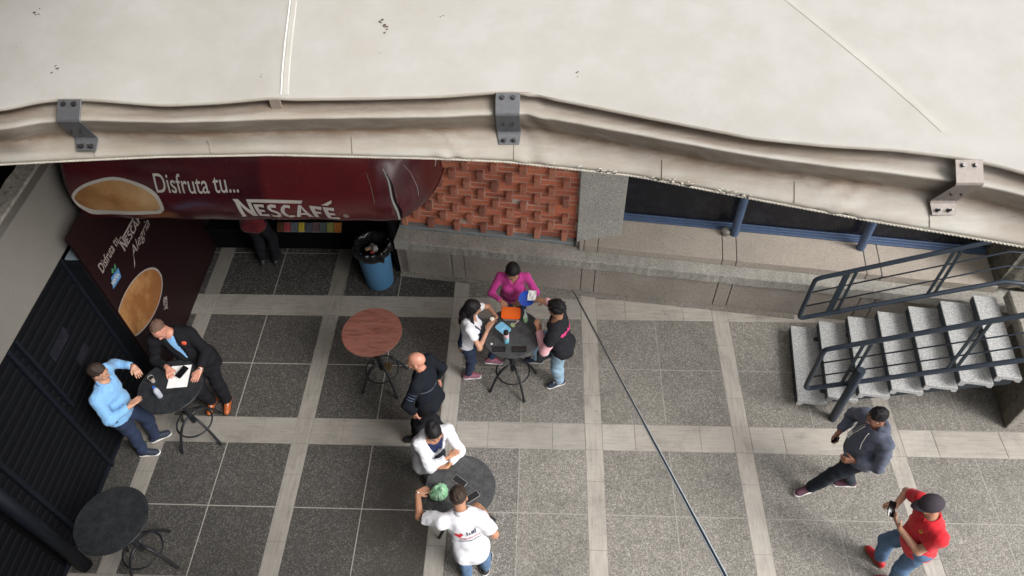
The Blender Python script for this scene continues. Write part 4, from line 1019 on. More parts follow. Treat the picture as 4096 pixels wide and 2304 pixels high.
lathe('paper_label', [(.0305, .030), (.0308, .032), (.0308, .07), (.0305, .072)], plastic('green_label', (.30, .48, .28)), gb, 16)
sc_ = empty('small_cup', (4.635, -1.350, TZ), 0, 'tiny clear cup of green sauce with a wooden spoon leaning in it', 'cup')
lathe('cup', [(.0, .001), (.020, .001), (.030, .028), (.032, .030), (.029, .028)], gl, sc_, 16); lathe('sauce', [(0, .004), (.022, .006), (.025, .018), (0, .019)], plastic('green_sauce', (.30, .40, .16)), sc_, 14)
tube('spoon', [(0, 0, .02), (.035, .018, .045), (.072, .035, .072)], .0045, plastic('pale_wood', (.62, .52, .42)), sc_, 6)
cpb = lathe('bottle_cap', [(0, .008), (.013, .008), (.015, .004), (.015, 0), (0, 0)], plastic('white_cap', (.6, .62, .6)), None, 14); cpb.location = (4.385, -1.623, TZ); tag(cpb, 'small white bottle cap lying at the left edge of the lunch table', 'cap')
# plate and napkin
pl_ = lathe('plate', [(0, .0), (.075, .0), (.100, .014), (.102, .017), (.098, .017), (.074, .004), (0, .004)], plastic('blue_plastic_plate', (.008, .075, .52), .25), None, 40)
pl_.location = (4.80, -1.065, 1.295); pl_.rotation_euler = (.35, -.15, 0); tag(pl_, 'round royal blue plastic plate held out over the table by the man in black', 'plate')
def sheet(name, sx, sy, m, n=12, amp=.006, seed=1):
    r_ = random.Random(seed); a = [r_.uniform(0, 6) for _ in range(4)]; V = []; F = []
    for i in range(n+1):
        for j in range(n+1):
            u, v = i/n-.5, j/n-.5; V.append((u*sx, v*sy, amp*(math.sin(7*u+5*v+a[0])+.6*math.sin(15*u-9*v+a[1]))))
    for i in range(n):
        for j in range(n): F.append((i*(n+1)+j, (i+1)*(n+1)+j, (i+1)*(n+1)+j+1, i*(n+1)+j+1))
    o = py_mesh(name, V, F, m, None, False); md = o.modifiers.new('thick', 'SOLIDIFY'); md.thickness = .0012; return o
nk = sheet('napkin', .105, .13, M['paper'], 6, .006, 3); nk.location = (4.862, -1.045, 1.338); nk.rotation_euler = (.35, -.1, -.12); tag(nk, 'white paper napkin held over the edge of the blue plate', 'napkin')
# suit table
pp = sheet('paper_sheets', .235, .31, M['paper'], 8, .0012, 5); pp.location = (.735, -2.165, TZ+.003); pp.rotation_euler = (0, 0, .12); tag(pp, 'white paper sheets under the hands of the man in the suit', 'paper')
phone(.765, -2.125, TZ+.035, .0, 'black phone held over the white papers by the man in the suit', .078, .155, 'black', tilt=(.15, -.1, 1.12))
wbot = empty('water_bottle', (.605, -2.49, TZ), 0, 'clear plastic water bottle with blue cap lying toward the middle of the black table', 'bottle')
wbot.location = (.60, -2.44, TZ)
pet = glassmat('clear_plastic_bottle', (.62, .66, .74), .55)
lathe('bottle_body', [(0, 0), (.030, 0), (.034, .008), (.033, .05), (.034, .06), (.033, .12), (.026, .15), (.014, .172), (.013, .186)], pet, wbot, 20)
lathe('water', [(0, .004), (.031, .004), (.031, .09), (0, .09)], glassmat('water_inside', (.5, .55, .62), .6), wbot, 16)
lathe('cap', [(0, .205), (.015, .205), (.016, .20), (.016, .186), (0, .186)], plastic('blue_cap', (.02, .10, .45)), wbot, 16)
cc = empty('coffee_cup', (.448, -2.24, TZ), 0, 'small clear plastic coffee cup standing beside the water bottle', 'cup')
lathe('cup', [(0, .001), (.024, .001), (.033, .085), (.035, .088), (.032, .086)], glassmat('clear_cup', (.7, .68, .64), .45), cc, 18)
lathe('coffee', [(0, .003), (.023, .003), (.028, .052), (0, .052)], plastic('milky_coffee', (.42, .30, .20)), cc, 16)
lathe('foil', [(0, .075), (.030, .078), (.031, .086), (.012, .082)], M['silver'], cc, 9, smooth=False)
# green bag on the polo table
gbag = empty('plastic_bag', (3.945, -3.56, TZ), .3, 'tied translucent green plastic bag standing on the dark table', 'bag')
M['gbag'] = NT('green_bag'); g_ = M['gbag']; v_ = g_.coord(False); f_ = g_.noise(v_, 18, 5, .7)
g_.base(g_.ramp(f_, [(.3, (.10, .36, .17)), (.5, (.30, .58, .36)), (.7, (.62, .76, .62))])); g_.p.inputs['Roughness'].default_value = .22; g_.bump(f_, .8, .02); M['gbag'] = g_.m
def gathered(seed):
    V = []; F = []; n = 90; r_ = random.Random(seed); ph = [r_.uniform(0, 6) for _ in range(8)]
    prof = [(.02, .0), (.075, .002), (.092, .025), (.095, .06), (.085, .095), (.06, .120), (.03, .135), (.010, .142), (.009, .148), (.022, .158), (.036, .166), (.042, .160)]
    for i in range(n):
        a = 2*math.pi*i/n
        fold = math.sin(17*a+ph[0])*.5+math.sin(29*a+ph[1])*.35+.4*math.sin(11*a+ph[2]); lob = .08*math.sin(2*a+ph[3])+.06*math.sin(3*a+ph[4])
        for k, (r, z) in enumerate(prof):
            am = [.0, .03, .05, .07, .11, .15, .2, .3, .3, .3, .4, .5][k]
            rr = r*(1+lob+am*fold); V.append((rr*math.cos(a), rr*math.sin(a)*.94, z+(.006*fold if k > 8 else 0)))
    m = len(prof)
    for i in range(n):
        j = (i+1) % n
        for k in range(m-1): F.append((i*m+k, j*m+k, j*m+k+1, i*m+k+1))
    return V, F
V_, F_ = gathered(2); py_mesh('gathered_bag', V_, F_, M['gbag'], gbag, True)
for k in range(2):
    o = py_mesh('tied_ear', [(0, 0, .145), (.02+.02*k, -.05+.11*k, .155), (.055-.02*k, -.035+.085*k, .15), (.025, .005, .148), (.0, .0, .141)], [(0, 1, 2, 3), (0, 3, 4)], M['gbag'], gbag)

# ------------------------------------------------------------------ people: bodies grown from rounded cones, meshed with surface nets
def v3(p): return np.array(p, float)
def unit(a): a = np.asarray(a, float); return a/(np.linalg.norm(a)+1e-12)
class Fld:
    def __init__(s, lo, hi, h, fine=()):
        s.ax = []
        for k in range(3):
            pts = [lo[k]]
            while pts[-1] < hi[k]:
                x = pts[-1]; st = h
                for (c, r, hh) in fine:
                    if c[k]-r-hh <= x <= c[k]+r: st = min(st, hh)
                pts.append(x+st)
            s.ax.append(np.array(pts))
        s.F = np.full([len(a) for a in s.ax], .3, np.float32)
    def sub(s, lo, hi):
        i = [max(0, np.searchsorted(s.ax[k], lo[k])-1) for k in range(3)]; j = [min(len(s.ax[k]), np.searchsorted(s.ax[k], hi[k])+1) for k in range(3)]
        sl = tuple(slice(a, b) for a, b in zip(i, j))
        X, Y, Z = np.meshgrid(*[s.ax[k][i[k]:j[k]] for k in range(3)], indexing='ij', sparse=True)
        return sl, X, Y, Z
    def add(s, lo, hi, fn, k=.02, op='u'):
        sl, X, Y, Z = s.sub(np.array(lo)-.07, np.array(hi)+.07)
        if any(q.stop <= q.start for q in sl): return
        d = fn(X, Y, Z).astype(np.float32); A = s.F[sl]
        if op == 'u':
            if k > 0: h = np.maximum(k-np.abs(A-d), 0)/k; s.F[sl] = np.minimum(A, d)-h*h*k*.25
            else: s.F[sl] = np.minimum(A, d)
        elif op == 's':
            h = np.maximum(k-np.abs(A+d), 0)/k if k > 0 else 0; s.F[sl] = np.maximum(A, -d)+(h*h*k*.25 if k > 0 else 0)
    def cone(s, a, b, ra, rb, k=.02, flat=None, cut=None, grow=0.0, op='u'):
        a = v3(a); b = v3(b); ra += grow; rb += grow; ab = b-a; L2 = ab@ab+1e-12; m = max(ra, rb)
        def fn(X, Y, Z):
            px, py, pz = X-a[0], Y-a[1], Z-a[2]
            t = np.clip((px*ab[0]+py*ab[1]+pz*ab[2])/L2, 0, 1)
            qx, qy, qz = px-ab[0]*t, py-ab[1]*t, pz-ab[2]*t
            if flat is not None:
                n, f = flat; dd = (qx*n[0]+qy*n[1]+qz*n[2])*(f-1)
                qx, qy, qz = qx+n[0]*dd, qy+n[1]*dd, qz+n[2]*dd
            d = np.sqrt(qx*qx+qy*qy+qz*qz)-(ra+(rb-ra)*t)
            if flat is not None: d = d/math.sqrt(flat[1]) if flat[1] > 1 else d
            if cut:
                u = ab/math.sqrt(L2)
                if 'b' in cut: d = np.maximum(d, (X-b[0])*u[0]+(Y-b[1])*u[1]+(Z-b[2])*u[2])
                if 'a' in cut: d = np.maximum(d, -((X-a[0])*u[0]+(Y-a[1])*u[1]+(Z-a[2])*u[2]))
            return d
        s.add(np.minimum(a, b)-m, np.maximum(a, b)+m, fn, k, op)
    def ell(s, c, R, r, k=.02, grow=0.0, op='u'):
        c = v3(c); r = np.array(r)+grow; R = np.array(R); m = np.abs(R*r[:, None]).sum(0)
        def fn(X, Y, Z):
            px, py, pz = X-c[0], Y-c[1], Z-c[2]; s0 = s1 = 0
            for i in range(3):
                q = px*R[i][0]+py*R[i][1]+pz*R[i][2]; s0 = s0+(q/r[i])**2; s1 = s1+(q/r[i]**2)**2
            k0 = np.sqrt(s0); k1 = np.sqrt(s1)+1e-9; return k0*(k0-1)/k1
        s.add(c-m, c+m, fn, k, op)
    def plane(s, p, n):               # keep the side where (x-p).n < 0
        X, Y, Z = np.meshgrid(*s.ax, indexing='ij', sparse=True); s.F = np.maximum(s.F, ((X-p[0])*n[0]+(Y-p[1])*n[1]+(Z-p[2])*n[2]).astype(np.float32))
    def wrinkle(s, amp, seed, freq=38.0):
        r = np.random.RandomState(seed); X, Y, Z = np.meshgrid(*s.ax, indexing='ij', sparse=True); w = 0
        for i in range(5):
            d = unit(r.randn(3)*[1, 1, 1.6])*freq*r.uniform(.6, 1.9); w = w+np.sin(X*d[0]+Y*d[1]+Z*d[2]+r.uniform(0, 6)+1.5*np.sin(Z*freq*.35+i)*np.cos((X+Y)*freq*.3+i))
        s.F = s.F+(w*amp/2.2).astype(np.float32)
    def mesh(s, name, m, parent, origin):
        F, (xs, ys, zs) = s.F, s.ax
        S = F < 0; n = [q-1 for q in F.shape]
        cnt = sum(S[i:i+n[0], j:j+n[1], k:k+n[2]].astype(np.int8) for i in (0, 1) for j in (0, 1) for k in (0, 1))
        act = (cnt > 0) & (cnt < 8); idx = -np.ones(n, np.int32); I, J, K = np.nonzero(act); idx[act] = np.arange(len(I))
        cs = [(i, j, k) for i in (0, 1) for j in (0, 1) for k in (0, 1)]
        Vv = np.array([F[I+i, J+j, K+k] for i, j, k in cs]); Pp = np.array([np.stack([xs[I+i], ys[J+j], zs[K+k]], 1) for i, j, k in cs])
        acc = np.zeros((len(I), 3)); c = np.zeros(len(I))
        for a in range(8):
            for b in range(a+1, 8):
                if sum(abs(cs[a][q]-cs[b][q]) for q in range(3)) != 1: continue
                mk = (Vv[a] < 0) != (Vv[b] < 0); t = np.where(mk, Vv[a]/np.where(mk, Vv[a]-Vv[b], 1), 0)
                acc += np.where(mk[:, None], Pp[a]+(Pp[b]-Pp[a])*t[:, None], 0); c += mk
        P = acc/c[:, None]-np.array(origin)
        quads = []
        for ax in range(3):
            sh = [slice(None)]*3; s1 = list(sh); s2 = list(sh); s1[ax] = slice(0, -1); s2[ax] = slice(1, None)
            A = S[tuple(s1)]; B = S[tuple(s2)]; e = A != B
            o1, o2 = [(1, 2), (2, 0), (0, 1)][ax]
            ii = np.array(np.nonzero(e)); ok = (ii[o1] > 0) & (ii[o2] > 0) & (ii[o1] < F.shape[o1]-1) & (ii[o2] < F.shape[o2]-1); ii = ii[:, ok]
            def at(d1, d2):
                q = ii.copy(); q[o1] -= d1; q[o2] -= d2; return idx[q[0], q[1], q[2]]
            q = np.stack([at(1, 1), at(0, 1), at(0, 0), at(1, 0)], 1); fl = ~A[tuple(ii)]; q[fl] = q[fl][:, ::-1]; quads.append(q)
        Q = np.concatenate(quads); Q = Q[(Q >= 0).all(1)]
        me = bpy.data.meshes.new(name); me.vertices.add(len(P)); me.vertices.foreach_set('co', P.ravel())
        me.loops.add(len(Q)*4); me.loops.foreach_set('vertex_index', Q.ravel().astype(np.int32)); me.polygons.add(len(Q))
        me.polygons.foreach_set('loop_start', np.arange(0, len(Q)*4, 4, dtype=np.int32)); me.polygons.foreach_set('use_smooth', np.ones(len(Q), bool))
        me.update(calc_edges=True); me.validate(); return mesh_obj(name, me, m, parent)
def ik(S, T, l1, l2, pole):
    S, T = v3(S), v3(T); d = T-S; L = np.linalg.norm(d); u = d/L
    if L >= (l1+l2)*.995: k = L/((l1+l2)*.995); l1 *= k; l2 *= k
    a = (l1*l1-l2*l2+L*L)/(2*L); h = math.sqrt(max(l1*l1-a*a, 1e-6)); p = v3(pole)-S; p = unit(p-u*(p@u)); return S+u*a+p*h
def frame_R(f, u):
    f = unit(f); r = unit(np.cross(f, u)); u = np.cross(r, f); return np.array([f, r, u])

def person(label, H, skin_m, pel, neck, shL, shR, head, hf, arms, legs, shirt, pants, shoes, hair, fem=False, fat=1.0, seed=1, group=None, extra=None, cat='person'):
    s = H/1.72; pel, neck, shL, shR, head = map(v3, (pel, neck, shL, shR, head))
    org = np.array([pel[0], pel[1], 0.0])
    P = empty('person', org, 0, label, cat, group)
    tu = unit(neck-pel); tr = shR-shL; tr = unit(tr-tu*(tr@tu)); tf = np.cross(tu, tr); Rt = np.array([tf, tr, tu]); TL = np.linalg.norm(neck-pel)
    hf = unit(hf); up = unit((head-neck)*.6+np.array([0, 0, .35])); HR = frame_R(hf, up); f_, r_, u_ = HR; hs_ = .97*s if not fem else .94*s*1.02
    ha = []
    for sd, (wr, hd, pn, curl, pole) in zip((-1, 1), arms):      # left, right
        sh = shL if sd < 0 else shR; wr = v3(wr); el = ik(sh, wr, .292*s, .252*s, pole); ha.append((sh, el, wr, unit(hd), unit(pn), curl, sd))
    lg = []
    for sd, (an, td, pole) in zip((-1, 1), legs):
        hp = pel+tr*sd*.085*s-tu*.02; an = v3(an); kn = ik(hp, an, .425*s, .415*s, pole); lg.append((hp, kn, an, unit(td), sd))
    fa = 1.0 if not fem else .84
    def torso(F, g=0.0, k=.04):
        at = lambda t, f=0., r=0.: pel+tu*(TL*t)+tf*f+tr*r
        F.ell(at(-.02, -.005), Rt, (.112*s*fat, .158*s*(1.08 if fem else 1)*min(fat, 1.15), .125*s), .0, g)
        F.ell(at(.30, .004+(fat-1)*.12), Rt, (.102*s*fat**1.3, (.128 if fem else .142)*s*fat, .17*s), k, g)
        F.ell(at(.68, .0), Rt, (.108*s*(fat*.5+.5), (.140 if fem else .158)*s*(fat*.4+.6), .18*s), k, g)
        for q in (shL, shR): F.cone(neck-tu*.055*s+tr*((q-neck)@tr)*.25, q-tu*.01, .064*s*fa, .052*s*fa, k, None, None, g)
        F.cone(neck-tu*.03, at(.85), .055*s, .07*s, k, None, None, g*.6)
        if fem:
            for sg in (-1, 1): F.ell(at(.62, .085*s, sg*.068*s), Rt, (.062*s, .066*s, .062*s), .03, g)
        for sg in (-1, 1): F.ell(at(-.08, -.06*s, sg*.07*s), Rt, (.085*s, .085*s, .095*s), .04, g)
    def arm(F, A, g1=0.0, g2=0.0, upto=2.0, k=.025, cutc=True):
        sh, el, wr = A[:3]
        if upto <= 1: F.cone(sh, sh+(el-sh)*upto, .050*s*fa, (.050-.010*upto)*s*fa+.006*(g1 > 0), k, None, 'b' if cutc else None, g1)
        else:
            F.cone(sh, el, .050*s*fa, .040*s*fa, k, None, None, g1)
            F.cone(el, el+(wr-el)*min(1, upto-1), .041*s*fa, (.041-.013*min(1, upto-1))*s*fa, k, None, 'b' if cutc and upto < 2.5 else None, g2)
    def leg(F, A, g=0.0, g2=None, k=.03, upto=1.0, cutc=False):
        hp, kn, an = A[:3]; g2 = g if g2 is None else g2
        F.cone(hp, kn, .088*s*(fat*.5+.5), .058*s, k, None, None, g); ca = kn+(an-kn)*.3-unit(np.cross(an-kn, np.cross(tf, an-kn)))*0
        F.cone(kn, kn+(an-kn)*upto, .057*s, .040*s, .02, None, 'b' if cutc else None, g2)
        F.ell(ca-tf*.012, np.array([tf, tr, tu]), (.05*s, .05*s, .09*s), .03, g2)
    # ---- body
    lo = np.minimum.reduce([pel, head, shL, shR]+[a[1] for a in ha]+[a[2] for a in ha]+[l[1] for l in lg]+[l[2] for l in lg])-.26
    hi = np.maximum.reduce([pel, head, shL, shR]+[a[1] for a in ha]+[a[2] for a in ha]+[l[1] for l in lg]+[l[2] for l in lg])+.26
    lo[2] = 0.01; hi[2] = head[2]+.17
    fine = [(head+f_*.01, .135*s, .0065)]+[(a[2]+a[3]*.09, .115, .0058) for a in ha]
    B = Fld(lo, hi, .0135, fine)
    torso(B); 
    for A in lg: leg(B, A, -.004)
    for A in lg: B.cone(A[2], A[2]+A[3]*.13*s-np.array([0, 0, .05]), .036*s, .026*s, .02)
    for A in ha: arm(B, A, 0, 0, 2.0, .025, False)
    hp_ = lambda f, r, u: head+(f_*f+r_*r+u_*u)*hs_
    B.cone(neck-tu*.05, hp_(-.012, 0, -.06), .058*s*(fa*.5+.5), .053*s*(fa*.45+.55)*(1.12 if fat > 1.1 else 1), .03)
    B.ell(hp_(-.012, 0, .032), HR, (.100*hs_, .079*hs_, .089*hs_), .02)
    B.ell(hp_(.022, 0, -.036), HR, (.070*hs_, .063*hs_*(1.06 if fat > 1.1 else 1), .083*hs_), .03)
    B.ell(hp_(.056, 0, -.098), HR, (.030*hs_, .034*hs_, .024*hs_), .03)
    B.ell(hp_(.073, 0, .024), HR, (.022*hs_, .055*hs_, .014*hs_), .02)
    for sg in (-1, 1):
        B.ell(hp_(.100, sg*.031, .004), HR, (.017*hs_, .019*hs_, .013*hs_), .012, 0, 's')
        B.ell(hp_(.066, sg*.038, -.030), HR, (.026*hs_, .026*hs_, .026*hs_), .015)
        B.ell(hp_(-.004, sg*.080, -.006), HR, (.020*hs_, .009*hs_, .033*hs_), .006)
    B.cone(hp_(.088, 0, .010), hp_(.112, 0, -.030), .008*hs_, .0135*hs_, .012)
    for sg in (-1, 1): B.ell(hp_(.099, sg*.011, -.034), HR, (.012*hs_, .009*hs_, .008*hs_), .006)
    B.ell(hp_(.092, 0, -.062), HR, (.014*hs_, .026*hs_, .011*hs_), .01)
    for A in ha:
        wr, hd, pn, curl, sd = A[2:]
        side = unit(np.cross(hd, pn))*(1 if sd > 0 else -1)     # towards the thumb
        hk = s*(.92 if fem else 1.0)
        kc = wr+hd*.085*hk
        for q, wq in ((-.030, .0), (-.010, .003), (.010, .003), (.030, 0)):
            B.cone(wr+hd*.012+side*q*.55*hk, wr+hd*(.078+wq)*hk+side*q*hk, .0165*hk, .0125*hk, .012, (pn, 1.15))
        for q, L in ((-.033, .056), (-.011, .070), (.011, .076), (.033, .068)):
            b0 = wr+hd*(.080+(0.004 if abs(q) < .02 else 0))*hk+side*q*hk; c1 = curl*.55; d1 = hd*math.cos(c1)+pn*math.sin(c1); d1 = unit(d1+side*q*1.6)
            b1 = b0+d1*L*.5*hk; c2 = curl*1.5; d2 = unit(hd*math.cos(c2)+pn*math.sin(c2)+side*q*1.2); b2 = b1+d2*L*.52*hk
            B.cone(b0, b1, .0102*hk, .0092*hk, .006); B.cone(b1, b2, .0092*hk, .0074*hk, .004)
        t0 = wr+hd*.022*hk+side*.030*hk; td_ = unit(hd*.72+side*.72+pn*(.25+.4*curl)); t1 = t0+td_*.042*hk; t2 = t1+unit(hd*.95+side*.18+pn*(.2+.6*curl))*.032*hk
        B.cone(t0, t1, .0145*hk, .0115*hk, .012); B.cone(t1, t2, .0112*hk, .0088*hk, .005)
    body = B.mesh('body', skin_m, P, org)
    # ---- shirt
    sc = shirt; g = sc.get('g', .014)
    lo2 = np.minimum.reduce([pel, neck, shL, shR]+[a[1] for a in ha]+[a[2] for a in ha])-.26; hi2 = np.maximum.reduce([pel, neck, shL, shR]+[a[1] for a in ha]+[a[2] for a in ha])+.26
    lo2[2] = max(.35, pel[2]-.38); hi2[2] = neck[2]+.14
    C = Fld(lo2, hi2, .0098)
    torso(C, g, .045)
    hem = sc.get('hem', .12)
    C.cone(pel-tu*hem, pel+tu*.10, .13*s*fat+g, .12*s*fat+g, .06, (tf, 1.32), None)
    for A in ha: arm(C, A, sc.get('sg', .014), sc.get('sg2', .012), sc['sleeve'], .03)
    if sc.get('bunch'):
        for A in ha:
            for q in (.72, .80, .88): w_ = A[1]+(A[2]-A[1])*q; C.cone(w_-unit(A[2]-A[1])*.002, w_+unit(A[2]-A[1])*.002, .047*s, .047*s, .012)
    for (qa, qb, qr1, qr2) in sc.get('extra', ()): C.cone(qa, qb, qr1, qr2, .06)
    C.wrinkle(sc.get('wr', .0022)*1.7, seed, 30); C.wrinkle(sc.get('wr', .0022)*.6, seed+3, 75)
    nb = sc.get('neck', 'crew')
    nc = neck+tf*.02+tu*.022
    C.cone(neck-tu*.12, head, .052*s, .052*s, 0, None, None, 0, 's')
    if nb == 'crew': C.ell(neck+tf*.03+tu*.035, Rt, (.075, .075, .062), .006, 0, 's')
    if nb in ('v', 'open'):
        dp = sc.get('depth', .16)
        C.ell(neck+tf*.03+tu*.035, Rt, (.075, .078, .06), .006, 0, 's')
        C.cone(neck+tf*.07-tu*.01, neck+tf*(.135+.02*fat)-tu*dp, sc.get('vw', .055), .012, .01, (tf, .6), None, 0, 's')
    if nb == 'collar': C.ell(neck+tf*.035+tu*.045, Rt, (.07, .07, .055), .006, 0, 's')
    C.plane(pel-tu*hem, -tu)
    shirt_o = C.mesh(sc.get('name', 'shirt'), sc['mat'], P, org)
    bvh_of = lambda o: BVHTree.FromPolygons([v.co+o.location+P.location for v in o.data.vertices], [tuple(p.vertices) for p in o.data.polygons])
    def ring_path(c, R, rf, rr, a0, a1, n=22, drop=0.0): return [v3(c)+R[0]*rf*math.cos(a)+R[1]*rr*math.sin(a)-R[2]*drop*math.cos(a) for a in np.linspace(a0, a1, n)]
    if nb == 'collar':
        for k_, (a0, a1) in enumerate(((.28, 2*math.pi-.28),)):
            pth = ring_path(neck+tf*.012+tu*.028, Rt, .078*s, .074*s, a0, a1, 26, .030); V = []; F2 = []
            for i, p in enumerate(pth):
                o_ = unit(p-(neck+tu*((p-neck)@tu))); V += [p-org+tu*.010-o_*.012, p-org+tu*.014-o_*.004, p-org+o_*.016-tu*.026, p-org+o_*.008-tu*.030]
            for i in range(len(pth)-1):
                for q in range(4): F2.append((4*i+q, 4*i+(q+1) % 4, 4*i+4+(q+1) % 4, 4*i+4+q))
            F2 += [(0, 1, 2, 3), tuple(len(V)-1-q for q in range(4))]
            py_mesh('collar', V, F2, sc.get('collar_mat', sc['mat']), P, True)
    # ---- trousers
    pc = pants; lo3 = np.minimum.reduce([pel]+[l[1] for l in lg]+[l[2] for l in lg])-.2; hi3 = np.maximum.reduce([pel]+[l[1] for l in lg]+[l[2] for l in lg])+.2
    lo3[2] = .015; hi3[2] = pel[2]+.16
    T = Fld(lo3, hi3, .0115); gg = pc.get('g', .012)
    at = lambda t, f=0., r=0.: pel+tu*(TL*t)+tf*f+tr*r
    T.ell(at(-.02, -.005), Rt, (.112*s*fat, .158*s*(1.08 if fem else 1)*min(fat, 1.15), .125*s), 0, gg*.6)
    for sg in (-1, 1): T.ell(at(-.08, -.06*s, sg*.07*s), Rt, (.085*s, .085*s, .095*s), .04, gg*.6)
    for A in lg: leg(T, A, gg, pc.get('g2', gg+.006), .03, pc.get('upto', .97), True)
    T.wrinkle(pc.get('wr', .0028)*1.8, seed+50, 30); T.wrinkle(.0018, seed+51, 80); T.mesh(pc.get('name', 'trousers'), pc['mat'], P, org)
    # ---- shoes
    for A in lg:
        an, td = A[2], A[3]; tz = 0.0
        td = unit([td[0], td[1], td[2]]); base = an-np.array([0, 0, .075*s]); heel = base-td*.045*s; toe = base+td*.165*s; upv = unit(np.cross(np.cross(td, [0, 0, 1.]), td)); sdv = np.cross(td, upv)
        lo4 = np.minimum(heel, toe)-.09; hi4 = np.maximum(heel, toe)+.09; hi4[2] += .07
        for nm, mt in (('shoe', shoes['mat']), ('sole', shoes.get('sole', M['white']))):
            Q = Fld(lo4, hi4, .0062)
            if nm == 'shoe':
                Q.cone(heel+upv*.035, toe+upv*.022-td*.02, .036*s, .037*s, .02, (sdv, 1.05)); Q.cone(heel+upv*.045+td*.01, an+upv*.005, .039*s, .043*s, .03); Q.cone(an+td*.02, toe+upv*.025-td*.05, .038*s, .036*s, .03)
                Q.cone(an+upv*.03, an+upv*.09, .032, .034, 0, None, None, 0, 's'); Q.plane(base+upv*.012, -upv)
                so = Q.mesh('shoe', mt, P, org)
            else:
                Q.cone(heel+upv*.01, toe+upv*.01-td*.02, .041*s, .043*s, .0, (sdv, 1.0)); Q.plane(base+upv*.022, upv); Q.plane(base-upv*.002, -upv); o4 = Q.mesh('sole', mt, so, org); o4.matrix_parent_inverse = Matrix.Identity(4)
        if shoes.get('lace'):
            for q in range(4):
                c_ = an+td*(.035+.017*q)*s+upv*(.032-.008*q); tube('lace', [c_-sdv*.022-org, c_+upv*.012-org, c_+sdv*.022-org], .004, shoes['lace'], P, 5)
        if shoes.get('stripes'):
            for q in range(3):
                for sg in (-1, 1):
                    c_ = base+td*(.03+.022*q)*s+sdv*sg*.0415*s; tube('side_stripe', [c_+upv*.022-org, c_+upv*.058-td*.018-sdv*sg*.006-org], .0045, M['white'], P, 4)
    # ---- hair
    hc = hair
    if hc.get('style') != 'none':
        lo5 = head-.2; hi5 = head+.2; 
        if hc['style'] == 'long': lo5 = lo5-np.array([.06, .06, .22])
        Hh = Fld(lo5, hi5, .0075); th_ = hc.get('t', .012)
        if hc['style'] == 'patch':
            Hh.ell(hp_(-.018, 0, .020), HR, (.095*hs_+th_, .076*hs_+th_, .082*hs_+th_), 0)
            Hh.plane(hp_(-.0, 0, .052), unit(u_)); Hh.plane(hp_(.02, 0, 0), f_); Hh.plane(hp_(0, 0, -.055), -u_)
        else:
            dz_ = .010 if hc['style'] == 'short' else 0.0; Hh.ell(hp_(-.018-dz_*.5, 0, .034+dz_), HR, (.099*hs_+th_-dz_*.35, .079*hs_+th_-dz_*.25, .089*hs_+th_-dz_*.3), 0)
            if hc['style'] == 'short': Hh.wrinkle(.0030, seed+77, 150)
            ang = hc.get('cut', (.62, -.78)); n_ = unit(f_*ang[0]+u_*ang[1]); Hh.plane(hp_(hc.get('front', .078), 0, .066), n_)
            if hc['style'] == 'long':
                Hh.cone(hp_(-.05, 0, .02), hp_(-.085, 0, -.14), .080*hs_, .066, .03, (tf, 1.2)); tl = neck-tf*.105*s-tu*.10*s
                Hh.cone(hp_(-.085, 0, -.12), tl, .064, .052, .03, (tf, 1.5)); Hh.cone(tl, tl-tu*.12, .052, .022, .03, (tf, 1.6))
                for sg in (-1, 1): Hh.cone(hp_(.02, sg*.076, .04), hp_(-.03, sg*.086, -.10), .020, .022, .02)
                if hc.get('drape'):
                    for sg in hc['drape']: Hh.cone(hp_(-.01, sg*.085, -.06), neck+tr*sg*.09+tf*.065-tu*.10, .030, .014, .02)
                Hh.ell(hp_(.05, 0, -.035), HR, (.068*hs_, .062*hs_, .095*hs_), .01, 0, 's')
            if hc['style'] == 'bun':
                Hh.ell(hp_(-.100, .0, .075), HR, (.040, .046, .040), .02)
                for sg in (-1, 1): Hh.cone(hp_(.045, sg*.066, .055), hp_(.0, sg*.082, -.045), .015, .012, .015)
                Hh.ell(hp_(.06, 0, -.03), HR, (.066*hs_, .060*hs_, .088*hs_), .01, 0, 's')
        if hc.get('curl'):
            Hh.wrinkle(.0075, seed+9, 95)
        else: Hh.wrinkle(.0022, seed+9, 110)
        Hh.mesh('hair', hc.get('mat', M['hair']), P, org)
    # ---- eyes, brows, mouth
    for sg in (-1, 1):
        bm = bmesh.new(); bmesh.ops.create_uvsphere(bm, u_segments=10, v_segments=8, radius=.0118*hs_); o = bm_obj('eye', bm, M['eye'], P, True); o.location = hp_(.0755, sg*.031, .004)-org
        bm = bmesh.new(); bmesh.ops.create_icosphere(bm, subdivisions=2, radius=.0062*hs_); o2 = bm_obj('iris', bm, M['iris'], o, True); o2.location = (f_*.0085-u_*.0025)*hs_
        tube('eyelid', [hp_(.084, sg*.019, .006)-org, hp_(.091, sg*.031, .012)-org, hp_(.079, sg*.044, .006)-org], .0035*hs_, M['brow'] if fem else skin_m, P, 6)
        tube('eyebrow', [hp_(.093, sg*.016, .027)-org, hp_(.093, sg*.032, .034)-org, hp_(.078, sg*.050, .027)-org], [.003, .004, .002], hc.get('brow', M['brow']), P, 6)
    tube('mouth', [hp_(.092, -.022, -.062)-org, hp_(.104, -.008, -.060)-org, hp_(.1045, .008, -.060)-org, hp_(.092, .022, -.062)-org], [.003, .0052, .0052, .003], M['lips'], P, 6)
    ctx = dict(P=P, org=org, Rt=Rt, tf=tf, tr=tr, tu=tu, pel=pel, neck=neck, head=head, hp=hp_, HR=HR, ha=ha, lg=lg, s=s, shirt=shirt_o, hs=hs_)
    ctx['bvh'] = BVHTree.FromPolygons([v.co+Vector(org) for v in shirt_o.data.vertices], [tuple(p.vertices) for p in shirt_o.data.polygons])
    return ctx
